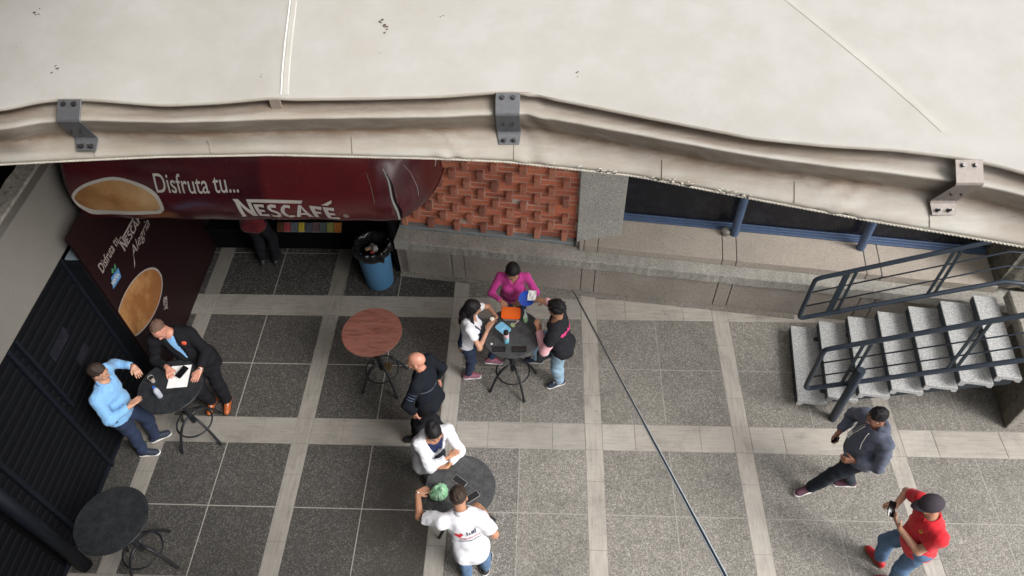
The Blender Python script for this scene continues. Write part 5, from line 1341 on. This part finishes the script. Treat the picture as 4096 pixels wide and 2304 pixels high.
def on_shirt(ctx, p, n, off=.003):
    p = Vector(p); n = Vector(n).normalized(); h = ctx['bvh'].ray_cast(p+n*.35, -n); return (h[0]+n*off) if h[0] else p
def shirt_decal(ctx, name, bm, origin, xd, yd, m, step=.03, off=.003):
    origin = Vector(origin); xd = Vector(xd).normalized(); yd = Vector(yd).normalized(); n = xd.cross(yd); dice(bm, step)
    for v in bm.verts: v.co = on_shirt(ctx, origin+xd*v.co.x+yd*v.co.y, n, off)-Vector(ctx['org'])
    me = bpy.data.meshes.new(name); bm.to_mesh(me); bm.free(); return mesh_obj(name, me, m, ctx['P'])
def shirt_line(ctx, name, pts, n, r, m, off=.004):
    P_ = smooth_path([Vector(q) for q in pts], 5); return tube(name, [on_shirt(ctx, q, n, off)-Vector(ctx['org']) for q in P_], r, m, ctx['P'], 6)
def glasses(ctx, m):
    hp = ctx['hp']; o = ctx['org']
    for sg in (-1, 1):
        tube('spectacle_rim', [hp(.104, sg*.031+.019*math.cos(a), .004+.015*math.sin(a))-o for a in np.linspace(0, 2*math.pi, 15)[:-1]], .0013, m, ctx['P'], 5, closed=True)
        tube('spectacle_arm', [hp(.100, sg*.050, .008)-o, hp(.0, sg*.084, .006)-o], .0014, m, ctx['P'], 5)
    tube('spectacle_bridge', [hp(.106, -.012, .008)-o, hp(.110, 0, .011)-o, hp(.106, .012, .008)-o], .0013, m, ctx['P'], 5)
def wrist_band(ctx, i, m, name='watch', r=.030, w=.010, t=.0):
    A = ctx['ha'][i]; d = unit(A[2]-A[1]); c = A[2]-d*(.012+t); up = unit(np.cross(d, [.3, .2, 1.])); sd = np.cross(d, up); r = r*ctx['s']
    tube(name, [c+(up*math.cos(a)+sd*math.sin(a))*r-ctx['org'] for a in np.linspace(0, 2*math.pi, 15)[:-1]], w*.5, m, ctx['P'], 6, closed=True)

SK = dict(tan=skin('skin_tan', (.46, .25, .165)), med=skin('skin_medium', (.40, .205, .125)), brown=skin('skin_brown', (.27, .125, .075)), pink=skin('skin_ruddy', (.50, .24, .17)), deep=skin('skin_deep', (.20, .09, .055)))
FB = dict(lblue=fabric('light_blue_cotton', (.19, .40, .68)), black=fabric('black_wool', (.010, .010, .012), .9, sheen=.05), white=fabric('white_cotton', (.64, .65, .69)), knit=fabric('white_knit', (.62, .63, .68)),
          magenta=fabric('magenta_knit', (.50, .045, .26)), tee=fabric('black_tee', (.022, .023, .028), .9), hoodie=fabric('slate_hoodie', (.085, .098, .140), .9), red=fabric('red_pique', (.60, .018, .030)),
          darkknit=fabric('dark_navy_knit', (.009, .011, .016), .9), pink=fabric('pale_pink_fleece', (.78, .42, .47)), navytop=fabric('navy_top', (.022, .030, .085)), darkred=fabric('dim_red_shirt', (.10, .007, .012)),
          capgrey=fabric('charcoal_cap', (.055, .048, .058)), slate=fabric('slate_stripe', (.045, .065, .11)))
DN = dict(dark=denim('dark_denim', (.020, .032, .062), .5), mid=denim('mid_denim', (.085, .155, .27), .6), light=denim('light_denim', (.28, .42, .54), .5), black=fabric('black_trousers', (.011, .011, .014), .9), navy=denim('navy_denim', (.014, .026, .065), .7), ink=denim('ink_denim', (.010, .016, .026), .5))
SHM = dict(navy=simple('navy_canvas_shoe', (.016, .024, .045), .7), brown=simple('tan_leather_shoe', (.34, .085, .022), .32), black=simple('black_shoe', (.014, .015, .018), .6), mauve=simple('mauve_runner', (.22, .085, .13), .7), plum=simple('plum_shoe', (.085, .028, .048), .7), redsh=simple('red_leather_shoe', (.42, .018, .028), .35), pinklace=simple('pink_lace', (.55, .10, .16), .7))
D_ = (0, 0, -1)
# 1 man in light blue shirt
c1 = person('man in a light blue long-sleeved shirt leaning on the black table by the shutters', 1.72, SK['tan'], (.07, -2.53, .93), (.085, -2.46, 1.43), (.01, -2.26, 1.385), (.05, -2.655, 1.385), (.075, -2.43, 1.575), (.92, .12, -.42),
    [((.19, -2.085, 1.19), (.62, -.70, -.32), (.1, -.4, -1), .35, (-.12, -2.0, 1.15)), ((.315, -2.60, 1.145), (.45, .85, -.05), (0, 0, -1), .15, (.12, -2.9, 1.05))],
    [((.12, -2.40, .085), (.85, .52, 0), (.5, -2.2, .6)), ((.045, -2.61, .085), (1, .12, 0), (.6, -2.6, .6))],
    dict(mat=FB['lblue'], sleeve=1.88, hem=.06, neck='collar', g=.020, sg=.018, sg2=.016, wr=.0034), dict(mat=DN['navy'], g=.014), dict(mat=SHM['navy']), dict(style='short', mat=M['hair_brown'], front=.055, t=.006), seed=3, fat=1.1)
wrist_band(c1, 0, M['phone'], 'watch')
# 2 man in black suit
c2 = person('man in a black suit with an orange lapel flower holding a phone over white papers', 1.74, SK['pink'], (.80, -1.78, .93), (.615, -1.765, 1.44), (.80, -1.73, 1.39), (.42, -1.82, 1.39), (.555, -1.825, 1.575), (.10, -.86, -.48),
    [((.975, -2.10, 1.15), (-.30, -.90, -.16), (-.2, 0, -1), .35, (1.2, -1.85, 1.1)), ((.585, -2.075, 1.15), (.45, -.85, -.10), (0, 0, -1), .5, (.28, -1.95, 1.0))],
    [((.90, -1.86, .085), (.10, -1, 0), (.95, -2.3, .6)), ((.70, -1.87, .085), (-.10, -1, 0), (.65, -2.3, .6))],
    dict(mat=FB['black'], sleeve=1.86, hem=.20, neck='v', depth=.33, vw=.055, g=.030, sg=.022, sg2=.020, name='jacket', wr=.0035), dict(mat=DN['black'], g=.018), dict(mat=SHM['brown'], sole=SHM['black']), dict(style='short', mat=M['hair_thin'], t=.003, front=.030, brow=M['hair_thin']), seed=5, fat=1.12)
def inner_layer(ctx, name, m, g=.010, sleeve=None, neckr=(.07, .074, .055), fem=False, fat=1.0, vdepth=.0):
    s = ctx['s']; pel, neck, tu, tf, tr, Rt = (ctx[k] for k in ('pel', 'neck', 'tu', 'tf', 'tr', 'Rt')); TL = np.linalg.norm(neck-pel)
    F = Fld(np.minimum(pel, neck)-.28, np.maximum(pel, neck)+.28, .011); at = lambda t, f=0., r=0.: pel+tu*(TL*t)+tf*f+tr*r
    F.ell(at(.30, .004+(fat-1)*.12), Rt, (.102*s*fat**1.3, (.128 if fem else .142)*s*fat, .17*s), 0, g); F.ell(at(.68, 0), Rt, (.108*s*(fat*.5+.5), (.140 if fem else .158)*s*(fat*.4+.6), .18*s), .04, g)
    F.cone(neck-tu*.03, at(.85), .055*s, .07*s, .04, None, None, g*.6)
    if fem:
        for sg in (-1, 1): F.ell(at(.62, .085*s, sg*.068*s), Rt, (.062*s, .066*s, .062*s), .03, g)
    F.cone(neck-tu*.12, ctx['head'], .052*s, .052*s, 0, None, None, 0, 's'); F.ell(neck+tf*.035+tu*.04-tu*vdepth, Rt, (neckr[0], neckr[1], neckr[2]+vdepth), .006, 0, 's')
    F.plane(at(-.05), -tu); return F.mesh(name, m, ctx['P'], ctx['org'])
inner_layer(c2, 'dress_shirt', FB['lblue'], .012, fat=1.12)
for sg in (-1, 1):
    n_ = c2['neck']; tf, tr, tu = c2['tf'], c2['tr'], c2['tu']
    shirt_line(c2, 'lapel', [n_+tr*sg*.075+tf*.05+tu*.01, n_+tr*sg*.085+tf*.12-tu*.12, n_+tr*sg*.03+tf*.14-tu*.36], tf, .013, FB['black'], .0)
pt2 = c2['neck']+c2['tf']*.10-c2['tr']*.105-c2['tu']*.13
fo = crumple('lapel_flower', .032, simple('orange_silk', (.62, .085, .035), .7, var=.35, scale=60), 8, c2['P'], (1, .7, 1)); fo.location = on_shirt(c2, pt2, c2['tf'], .008)-Vector(c2['org'])
wrist_band(c2, 0, M['silver'], 'watch', .031, .016); 
# 3 bald walking man
c3 = person('bald man in a dark striped sweater walking past the red-topped table', 1.74, SK['pink'], (3.67, -2.27, .93), (3.655, -2.225, 1.43), (3.60, -2.40, 1.385), (3.70, -2.05, 1.385), (3.60, -2.215, 1.585), (-.98, .02, -.12),
    [((3.525, -2.47, .90), (.15, -.20, -1), (0.2, 1, 0), .7, (3.45, -2.55, 1.2)), ((3.74, -1.98, .88), (0, 0, -1), (0, -1, 0), .5, (3.9, -1.95, 1.1))],
    [((3.45, -2.34, .09), (-1, 0, 0), (3.1, -2.4, .6)), ((3.80, -2.28, .11), (-1, 0, -.2), (3.5, -2.3, .6))],
    dict(mat=FB['darkknit'], sleeve=1.9, hem=.10, neck='crew', g=.022, sg=.018, sg2=.016, wr=.003, name='sweater'), dict(mat=DN['black'], g=.022), dict(mat=SHM['black'], sole=SHM['black']), dict(style='none', brow=M['hair_thin']), seed=7, fat=1.08)
# slate-blue bands across the sweater
for ti, off_ in enumerate((.30, .36, .47)):
    pts = [c3['pel']+c3['tu']*(np.linalg.norm(c3['neck']-c3['pel'])*.0+off_)-c3['tr']*.30*math.cos(a)+c3['tf']*.30*math.sin(a) for a in np.linspace(0, 2*math.pi, 40)]
    V = []; cc_ = c3['pel']+c3['tu']*off_
    for a in np.linspace(0, 2*math.pi, 49):
        dirv = Vector(-c3['tr']*math.cos(a)+c3['tf']*math.sin(a))
        for dz in (-.013, .013):
            h = c3['bvh'].ray_cast(Vector(cc_+c3['tu']*dz), dirv, .21); V.append(((h[0]+dirv*.003) if h[0] else Vector(cc_+c3['tu']*dz)+dirv*.12)-Vector(c3['org']))
    py_mesh('sweater_band', V, [(2*i, 2*i+1, 2*i+3, 2*i+2) for i in range(48)], FB['slate'], c3['P'], True)
A3 = c3['ha'][0]
for q in (.35, .5, .62): 
    p = A3[0]+(A3[1]-A3[0])*q; d = unit(A3[1]-A3[0]); up = unit(np.cross(d, [1, 0, .2])); sd = np.cross(d, up)
    tube('sleeve_band', [p+(up*math.cos(a)+sd*math.sin(a))*(.066-.012*q)-c3['org'] for a in np.linspace(0, 2*math.pi, 17)[:-1]], .007, FB['slate'], c3['P'], 5, closed=True)
phone(3.56, -2.53, .80, 0, 'black phone in the hanging hand of the bald walking man', .07, .14, 'black', tilt=(1.3, 1.2, .3))
# 4 woman in white cardigan
c4 = person('woman in a white cardigan and navy top leaning on the table with crossed arms', 1.62, SK['med'], (3.73, -2.86, .88), (3.84, -2.985, 1.345), (3.985, -2.90, 1.30), (3.70, -3.075, 1.30), (3.865, -3.035, 1.475), (.34, -.80, -.42),
    [((4.005, -3.265, 1.155), (-.95, .05, -.02), (0, -.3, -1), .25, (4.3, -3.0, 1.0)), ((4.02, -3.16, 1.185), (.80, .60, .10), (0, 0, -1), .2, (3.72, -3.5, 1.0))],
    [((3.82, -2.78, .08), (.5, -.85, 0), (4.0, -3.2, .5)), ((3.62, -2.85, .08), (.45, -.9, 0), (3.8, -3.3, .5))],
    dict(mat=FB['knit'], sleeve=1.80, hem=.13, neck='v', depth=.34, vw=.100, g=.024, sg=.022, sg2=.020, name='cardigan', wr=.0035, extra=[((3.76, -3.06, 1.18), (3.70, -3.12, .93), .10, .12)]), dict(mat=DN['ink'], g=.008), dict(mat=SHM['black'], sole=SHM['black']), dict(style='bun', t=.016, front=.070), fem=True, seed=11, fat=1.12)
inner_layer(c4, 'navy_top', FB['navytop'], .010, fem=True, fat=1.12, neckr=(.095, .075, .07), vdepth=.035)
wrist_band(c4, 0, M['gold'], 'watch', .027, .012); wrist_band(c4, 0, M['brass'], 'bracelet', .026, .006, .02)
# 5 man in white polo
c5 = person('man in a white polo with a red heart print on its back', 1.74, SK['med'], (4.29, -4.02, .94), (4.225, -3.875, 1.415), (4.035, -3.945, 1.365), (4.415, -3.905, 1.365), (4.20, -3.795, 1.575), (-.02, .80, -.60),
    [((3.735, -3.60, 1.235), (.75, .45, -.30), (.3, .2, -1), .5, (3.60, -4.05, 1.15)), ((4.42, -3.74, 1.13), (-.8, .6, -.05), (0, 0, -1), .3, (4.66, -4.1, .95))],
    [((4.20, -4.02, .085), (-.1, 1, 0), (4.15, -3.6, .6)), ((4.40, -3.92, .085), (.2, 1, 0), (4.45, -3.5, .6))],
    dict(mat=FB['white'], sleeve=.72, hem=.135, neck='collar', g=.022, sg=.024, name='polo_shirt', wr=.0034), dict(mat=DN['mid'], g=.012), dict(mat=SHM['black']), dict(style='short', mat=M['hair_brown'], front=.07, t=.010, cut=(.50, -.87)), seed=13, fat=1.06)
bk = -c5['tf']; yd = c5['tu']; xd = np.cross(yd, bk); oc_ = c5['neck']-c5['tu']*.20+xd*.035
M['pr_red'] = simple('print_red', (.55, .02, .035), .7); M['pr_navy'] = simple('print_navy', (.02, .025, .05), .7); M['pr_dred'] = simple('print_dark_red', (.35, .03, .05), .7)
hb = poly_bm([[(.0, -.038), (.044, .009), (.039, .032), (.020, .038), (.0, .020)], [(0, -.038), (0, .020), (-.020, .038), (-.039, .032), (-.044, .009)]])
shirt_decal(c5, 'heart_print', hb, oc_-xd*.095+yd*.020, xd, yd, M['pr_red'], .02)
shirt_decal(c5, 'line_print', poly_bm([[(-.045, -.002), (.075, .002), (.075, .005), (-.045, .001)]]), oc_+yd*.012+xd*.012, xd, yd, M['pr_navy'])
for fx, fh in ((-.012, .058), (.012, .034), (.036, .052), (.052, .058), (.070, .068)):
    w_ = .0070; pb = poly_bm([[(fx-w_, 0), (fx-.0012, 0), (fx-.0008, fh*.45), (fx-w_, fh*.45)], [(fx+.0012, 0), (fx+w_, 0), (fx+w_, fh*.45), (fx+.0008, fh*.45)], [(fx-w_, fh*.45), (fx+w_, fh*.45), (fx+w_*1.1, fh*.78), (fx-w_*1.1, fh*.78)], [(fx-.0028, fh*.82), (fx+.0028, fh*.82), (fx+.0030, fh), (fx-.0030, fh)]])
    if fx > .06: 
        for q in [[(fx+.003, fh*.7), (fx+.012, fh*1.1), (fx+.009, fh*1.15), (fx+.001, fh*.8)]]: pb.faces.new([pb.verts.new((a, b, 0)) for a, b in q])
    shirt_decal(c5, 'figure_print', pb, oc_+yd*.014, xd, yd, M['pr_navy'])
shirt_decal(c5, 'lettering_line', fit(text_mesh('SISTEMA UNIFICADO DE', 1, .03), .205, .023), oc_-xd*.095-yd*.048, xd, yd, M['pr_dred'])
shirt_decal(c5, 'lettering_line', fit(text_mesh('ATENCIÓN FARMACÉUTICA', 1, .03), .235, .024), oc_-xd*.125-yd*.086, xd, yd, M['pr_navy'])
wrist_band(c5, 0, M['silver'], 'watch', .029, .012)
# 6 woman in magenta sweater
c6 = person('woman in a magenta sweater and glasses standing behind the orange lunch container', 1.63, SK['med'], (4.62, -.66, .90), (4.62, -.735, 1.355), (4.785, -.715, 1.31), (4.455, -.715, 1.31), (4.62, -.79, 1.485), (.03, -.84, -.46),
    [((4.735, -.93, 1.04), (-.85, -.10, -.2), (-.2, .9, 0), .35, (4.99, -.78, .95)), ((4.485, -.98, 1.13), (.35, -.90, -.1), (.1, 0, -1), .55, (4.28, -.85, .95))],
    [((4.70, -.66, .08), (.1, -1, 0), (4.75, -1.1, .5)), ((4.54, -.68, .08), (-.1, -1, 0), (4.5, -1.1, .5))],
    dict(mat=FB['magenta'], sleeve=1.90, hem=.04, neck='v', depth=.06, vw=.03, g=.013, sg=.013, sg2=.011, name='sweater', wr=.0018), dict(mat=DN['navy'], g=.008), dict(mat=SHM['black']), dict(style='long', t=.012), fem=True, seed=17, fat=1.06)
glasses(c6, M['silver']); tube('belt', [c6['pel']+c6['tu']*.045+c6['tf']*.125*math.cos(a)+c6['tr']*.165*math.sin(a)-c6['org'] for a in np.linspace(0, 2*math.pi, 25)[:-1]], .010, M['black'], c6['P'], 6, closed=True)
# 7 woman in white tee and denim overalls
c7 = person('long-haired woman in a white tee and denim overalls eating at the lunch table', 1.60, SK['tan'], (4.09, -1.41, .88), (4.115, -1.375, 1.335), (4.155, -1.215, 1.29), (4.125, -1.535, 1.29), (4.165, -1.36, 1.47), (.90, .10, -.38),
    [((4.43, -1.26, 1.17), (-.35, -.80, .45), (.5, 0, -.6), .5, (4.50, -1.0, 1.0)), ((4.33, -1.465, 1.17), (.35, .70, .55), (.2, 0, -1), .5, (4.15, -1.85, 1.0))],
    [((4.32, -1.33, .37), (1, .0, -.05), (4.5, -1.2, .8)), ((4.02, -1.385, .08), (1, .1, 0), (4.5, -1.5, .6))],
    dict(mat=FB['white'], sleeve=.55, hem=.0, neck='v', depth=.09, vw=.05, g=.011, sg=.016, name='tee_shirt', wr=.0025), dict(mat=DN['navy'], g=.008, g2=.009, upto=.93), dict(mat=SHM['mauve'], lace=SHM['pinklace']), dict(style='long', t=.014, drape=(-1, 1)), fem=True, seed=19)
def bib(ctx, m):
    pel, neck, tu, tf, tr = (ctx[k] for k in ('pel', 'neck', 'tu', 'tf', 'tr'))
    for nm, n, (w0, w1, z0, z1) in (('bib_front', tf, (.14, .085, .02, .24)), ('bib_back', -tf, (.15, .06, .02, .26))):
        bm = bmesh.new(); N = 12; g = [[bm.verts.new(on_shirt(ctx, pel+tu*(z0+(z1-z0)*j/N)+tr*((w0+(w1-w0)*j/N)*(2*i/N-1)), n, .006)-Vector(ctx['org'])) for i in range(N+1)] for j in range(N+1)]
        for j in range(N):
            for i in range(N): bm.faces.new((g[j][i], g[j][i+1], g[j+1][i+1], g[j+1][i]))
        o = bm_obj(nm, bm, m, ctx['P'], True); md = o.modifiers.new('t', 'SOLIDIFY'); md.thickness = .003
    for sg in (-1, 1): shirt_line(ctx, 'strap', [pel+tu*.24+tr*sg*.075, pel+tu*.34+tr*sg*.085, neck-tu*.07+tr*sg*.085], tf, .010, m)
bib(c7, DN['navy']); glasses(c7, M['silver'])
fc = lathe('snack', [(0, 0), (.026, .002), (.030, .010), (.024, .018), (0, .02)], simple('white_arepa', (.74, .70, .62), .8), None, 14); fc.location = (4.385, -1.365, 1.262); tag(fc, 'white round snack held in both hands of the long-haired woman', 'food')
# 8 man in black shirt with pale pink sleeves
c8 = person('dark-haired man in a black top with pale pink sleeves passing the blue plate', 1.70, SK['med'], (5.23, -1.47, .93), (5.165, -1.465, 1.40), (5.12, -1.66, 1.36), (5.205, -1.285, 1.36), (5.155, -1.43, 1.56), (-.80, .42, -.42),
    [((4.955, -1.475, 1.175), (-.15, .55, .80), (-.6, .5, -.3), .45, (5.05, -1.85, 1.0)), ((5.03, -1.125, 1.325), (-.95, .25, .05), (0, -.1, -1), .45, (5.25, -1.05, 1.1))],
    [((5.23, -1.46, .085), (-.93, -.36, 0), (4.9, -1.6, .6)), ((4.94, -1.30, .36), (-1, .1, -.08), (4.8, -1.2, .8))],
    dict(mat=FB['tee'], sleeve=.48, hem=.11, neck='crew', g=.022, sg=.026, name='tee_shirt', wr=.003), dict(mat=DN['light'], g=.016, g2=.022), dict(mat=SHM['navy'], stripes=True, lace=M['white']), dict(style='short', t=.022, front=.064, curl=True, cut=(.70, -.70)), seed=23, fat=1.05)
for i in (0, 1):
    A = c8['ha'][i]; Q = Fld(np.minimum.reduce([A[0], A[1], A[2]])-.1, np.maximum.reduce([A[0], A[1], A[2]])+.1, .009)
    Q.cone(A[0]+(A[1]-A[0])*.30, A[1], .062, .060, 0); Q.cone(A[1], A[2], .058, .042, .02, None, 'b')
    for q in (.3, .5, .7, .9): w_ = A[1]+(A[2]-A[1])*q; Q.cone(w_, w_+.003, .054-.012*q, .054-.012*q, .014)
    Q.wrinkle(.003, 31+i, 60); Q.mesh('sleeve', FB['pink'], c8['P'], c8['org'])
    bm_c = A[1]; Qs = Fld(bm_c-.1, bm_c+.1, .01); Qs.ell(bm_c, np.eye(3), (.064, .064, .060), 0); Qs.wrinkle(.002, 3, 60); Qs.mesh('white_elbow_panel', FB['knit'], c8['P'], c8['org'])
nb_ = -c8['tf']; y8 = c8['tu']; x8 = np.cross(y8, nb_)
M['hotpink'] = simple('hot_pink_print', (.68, .045, .22), .7)
for k, (px_, py_, r1, r2) in enumerate(((-.125, .01, .030, .020), (-.085, .0, .026, .026), (-.035, .006, .020, .030), (.005, .0, .030, .022), (.050, .004, .022, .028), (.095, .0, .027, .020), (.13, .008, .018, .026))):
    bm = bmesh.new(); bm.faces.new([bm.verts.new((r1*math.cos(a)*(1+.25*math.sin(2*a+k)), r2*math.sin(a)*(1+.25*math.cos(3*a+k)), 0)) for a in np.linspace(0, 2*math.pi, 19)[:-1]])
    shirt_decal(c8, 'pink_script_print', bm, c8['neck']-y8*.13+x8*px_+y8*py_, x8, y8, M['hotpink'], .05)
tube('necklace', [c8['neck']+c8['tu']*.012+c8['tf']*(.02+.078*math.cos(a))+c8['tr']*.072*math.sin(a)-c8['tu']*.015*math.cos(a)-c8['org'] for a in np.linspace(0, 2*math.pi, 29)[:-1]], .0025, M['gold'], c8['P'], 5, closed=True)
# shoulder bag hanging at his left side
sb = empty('shoulder_bag', (5.02, -1.60, .90), .5, 'black flat bag hanging at the hip of the man with pink sleeves', 'bag')
box_obj('pouch', (-.10, .10, -.02, .02, -.13, .10), M['phone'] if False else FB['tee'], sb, bev=.015)
tube('bag_strap', [(.08, 0, .10), (.14, -.03, .3), (.13, -.02, .46)], .007, FB['tee'], sb, 6)
# 9 man in slate hoodie
c9 = person('man in a slate blue hoodie with white drawstrings walking past the stairs', 1.72, SK['brown'], (8.50, -2.86, .93), (8.53, -2.815, 1.405), (8.575, -3.01, 1.365), (8.47, -2.64, 1.345), (8.465, -2.80, 1.565), (-.90, -.18, -.38),
    [((8.345, -3.02, 1.02), (-.96, .12, -.15), (.2, .9, -.2), 1.0, (8.75, -3.35, .95)), ((8.29, -2.66, .99), (-.35, -.25, -.9), (.2, -1, 0), .8, (8.46, -2.42, 1.0))],
    [((8.16, -2.90, .09), (-.93, -.35, .1), (8.0, -3.0, .7)), ((8.66, -2.81, .10), (-1, .08, -.1), (8.2, -2.8, .6))],
    dict(mat=FB['hoodie'], sleeve=1.90, hem=.10, neck='crew', g=.030, sg=.026, sg2=.022, name='hoodie', wr=.005), dict(mat=DN['ink'], g=.016), dict(mat=SHM['plum']), dict(style='short', t=.007, front=.07), seed=29, fat=1.2)
Q = Fld(c9['neck']-.24, c9['neck']+.24, .0095); 
for a in np.linspace(-2.5, 2.5, 9):
    p = c9['neck']+c9['tu']*(.035)-c9['tf']*(.055*math.cos(a)+.015)+c9['tr']*.085*math.sin(a); Q.cone(p, p-c9['tu']*(.03+.025*math.cos(a))-c9['tf']*.02, .036, .030, .03)
Q.cone(c9['neck']-c9['tu']*.1, c9['head'], .055, .058, .01, op='s'); Q.wrinkle(.003, 4, 50); Q.mesh('hood', FB['hoodie'], c9['P'], c9['org'])
n9 = c9['neck']; 
for sg, dx in ((-1, -.03), (1, .05)):
    shirt_line(c9, 'drawstring', [n9+c9['tr']*sg*.045+c9['tf']*.10-c9['tu']*.03, n9+c9['tr']*(sg*.02+dx)+c9['tf']*.14-c9['tu']*.13, n9+c9['tr']*(sg*.03+dx*1.6)+c9['tf']*.15-c9['tu']*.27], c9['tf'], .0042, M['white'])
shirt_line(c9, 'lanyard', [n9+c9['tr']*.06+c9['tf']*.10-c9['tu']*.02, n9+c9['tr']*.10+c9['tf']*.14-c9['tu']*.14, n9+c9['tr']*.11+c9['tf']*.15-c9['tu']*.24], c9['tf'], .004, M['phone_edge'])
shirt_decal(c9, 'id_badge', poly_bm([[(-.028, -.037), (.028, -.037), (.028, .037), (-.028, .037)]]), n9+c9['tr']*.12-c9['tu']*.27, c9['tr']*-1, c9['tu'], M['paper'], .1, .012)
glasses(c9, M['silver']); phone(8.265, -2.70, .895, 0, 'black phone in the lowered hand of the man in the slate hoodie', .07, .14, 'black', tilt=(1.1, .6, .4))
# 10 man in red polo and cap
c10 = person('man in a red polo, charcoal cap and red shoes looking at his phone', 1.74, SK['tan'], (8.79, -3.86, .94), (8.765, -3.80, 1.415), (8.80, -3.995, 1.375), (8.735, -3.61, 1.375), (8.70, -3.765, 1.585), (-.92, .06, -.45),
    [((8.535, -3.83, 1.19), (-.42, .80, .45), (.6, .3, .3), .55, (8.85, -4.25, 1.0)), ((8.565, -3.59, 1.225), (-.93, -.15, .12), (.1, -.6, -.6), .5, (8.80, -3.35, 1.1))],
    [((8.84, -3.95, .085), (-.97, .2, 0), (8.5, -4.0, .6)), ((8.755, -3.72, .085), (-.45, .88, 0), (8.5, -3.5, .6))],
    dict(mat=FB['red'], sleeve=.60, hem=.12, neck='collar', g=.020, sg=.024, name='polo_shirt', wr=.0032), dict(mat=DN['mid'], g=.016, g2=.022), dict(mat=SHM['redsh'], sole=SHM['brown']), dict(style='patch', t=.004, mat=M['hair']), seed=37, fat=1.06)
Q = Fld(c10['head']-.24, c10['head']+.24, .0075); h10 = c10['hp']; HR = c10['HR']; hs = c10['hs']
Q.ell(h10(-.014, 0, .038), HR, (.115*hs, .094*hs, .100*hs), 0); Q.plane(h10(0, 0, .022), -unit(HR[2]+HR[0]*.12)); Q.wrinkle(.0008, 2, 50); Q.mesh('cap', FB['capgrey'], c10['P'], c10['org'])
V = []; F2 = []; NB = 14
for i in range(NB+1):
    a = -1.15+2.3*i/NB
    for rr, dz in ((.098, .030), (.175, .012), (.178, .006), (.098, .022)):
        ex = 1.0 if rr < .1 else (math.cos(a)*.28+.78); V.append(h10(-.01+rr*math.cos(a)*ex, .086*math.sin(a)*(1 if rr < .1 else .98), .030+dz-.018*math.sin(a)**2-.01)-c10['org'])
for i in range(NB):
    for q in range(4): F2.append((4*i+q, 4*i+(q+1) % 4, 4*i+4+(q+1) % 4, 4*i+4+q))
py_mesh('cap_brim', V, F2, FB['capgrey'], c10['P'], True)
bm = bmesh.new(); bmesh.ops.create_icosphere(bm, subdivisions=2, radius=.008); o = bm_obj('cap_button', bm, FB['capgrey'], c10['P'], True); o.location = h10(-.014, 0, .136)-c10['org']
M['yel'] = simple('badge_yellow', (.62, .42, .03), .6)
on10 = c10['neck']+c10['tf']*.1-c10['tu']*.12-c10['tr']*.075; x10 = np.cross(c10['tu'], c10['tf'])
shirt_decal(c10, 'shield_badge', poly_bm([[(0, -.020), (.014, -.004), (.015, .018), (-.015, .018), (-.014, -.004)]]), on10, x10, c10['tu'], M['yel'])
shirt_decal(c10, 'shield_emblem', poly_bm([[(-.003, -.010), (.004, -.008), (.003, .002), (.008, .008), (.002, .013), (-.006, .010), (-.003, .003)]]), on10, x10, c10['tu'], M['pr_navy'], .03, .005)
phone(8.475, -3.665, 1.265, 0, 'dark phone held up in both hands by the man in the red polo', .075, .155, 'black', tilt=(.35, -.45, 1.25))
# 11 customer at the kiosk, back turned
c11 = person('person in a dim red shirt and black trousers standing at the dark kiosk counter', 1.70, SK['med'], (.84, .60, .92), (.86, .62, 1.40), (.68, .60, 1.36), (1.04, .60, 1.36), (.86, .66, 1.56), (0, .9, -.3),
    [((.70, .84, 1.0), (.2, .9, 0), (0, 0, -1), .3, (.7, .5, 1.0)), ((1.02, .84, 1.0), (-.2, .9, 0), (0, 0, -1), .3, (1.4, .5, 1.0))],
    [((.74, .62, .085), (-.1, 1, 0), (.9, .9, .5)), ((.94, .64, .085), (.1, 1, 0), (1.1, .9, .5))],
    dict(mat=FB['darkred'], sleeve=.7, hem=.08, neck='crew', g=.02, sg=.022), dict(mat=DN['black'], g=.018), dict(mat=SHM['black'], sole=SHM['black']), dict(style='short', t=.012), seed=41, fat=1.05)
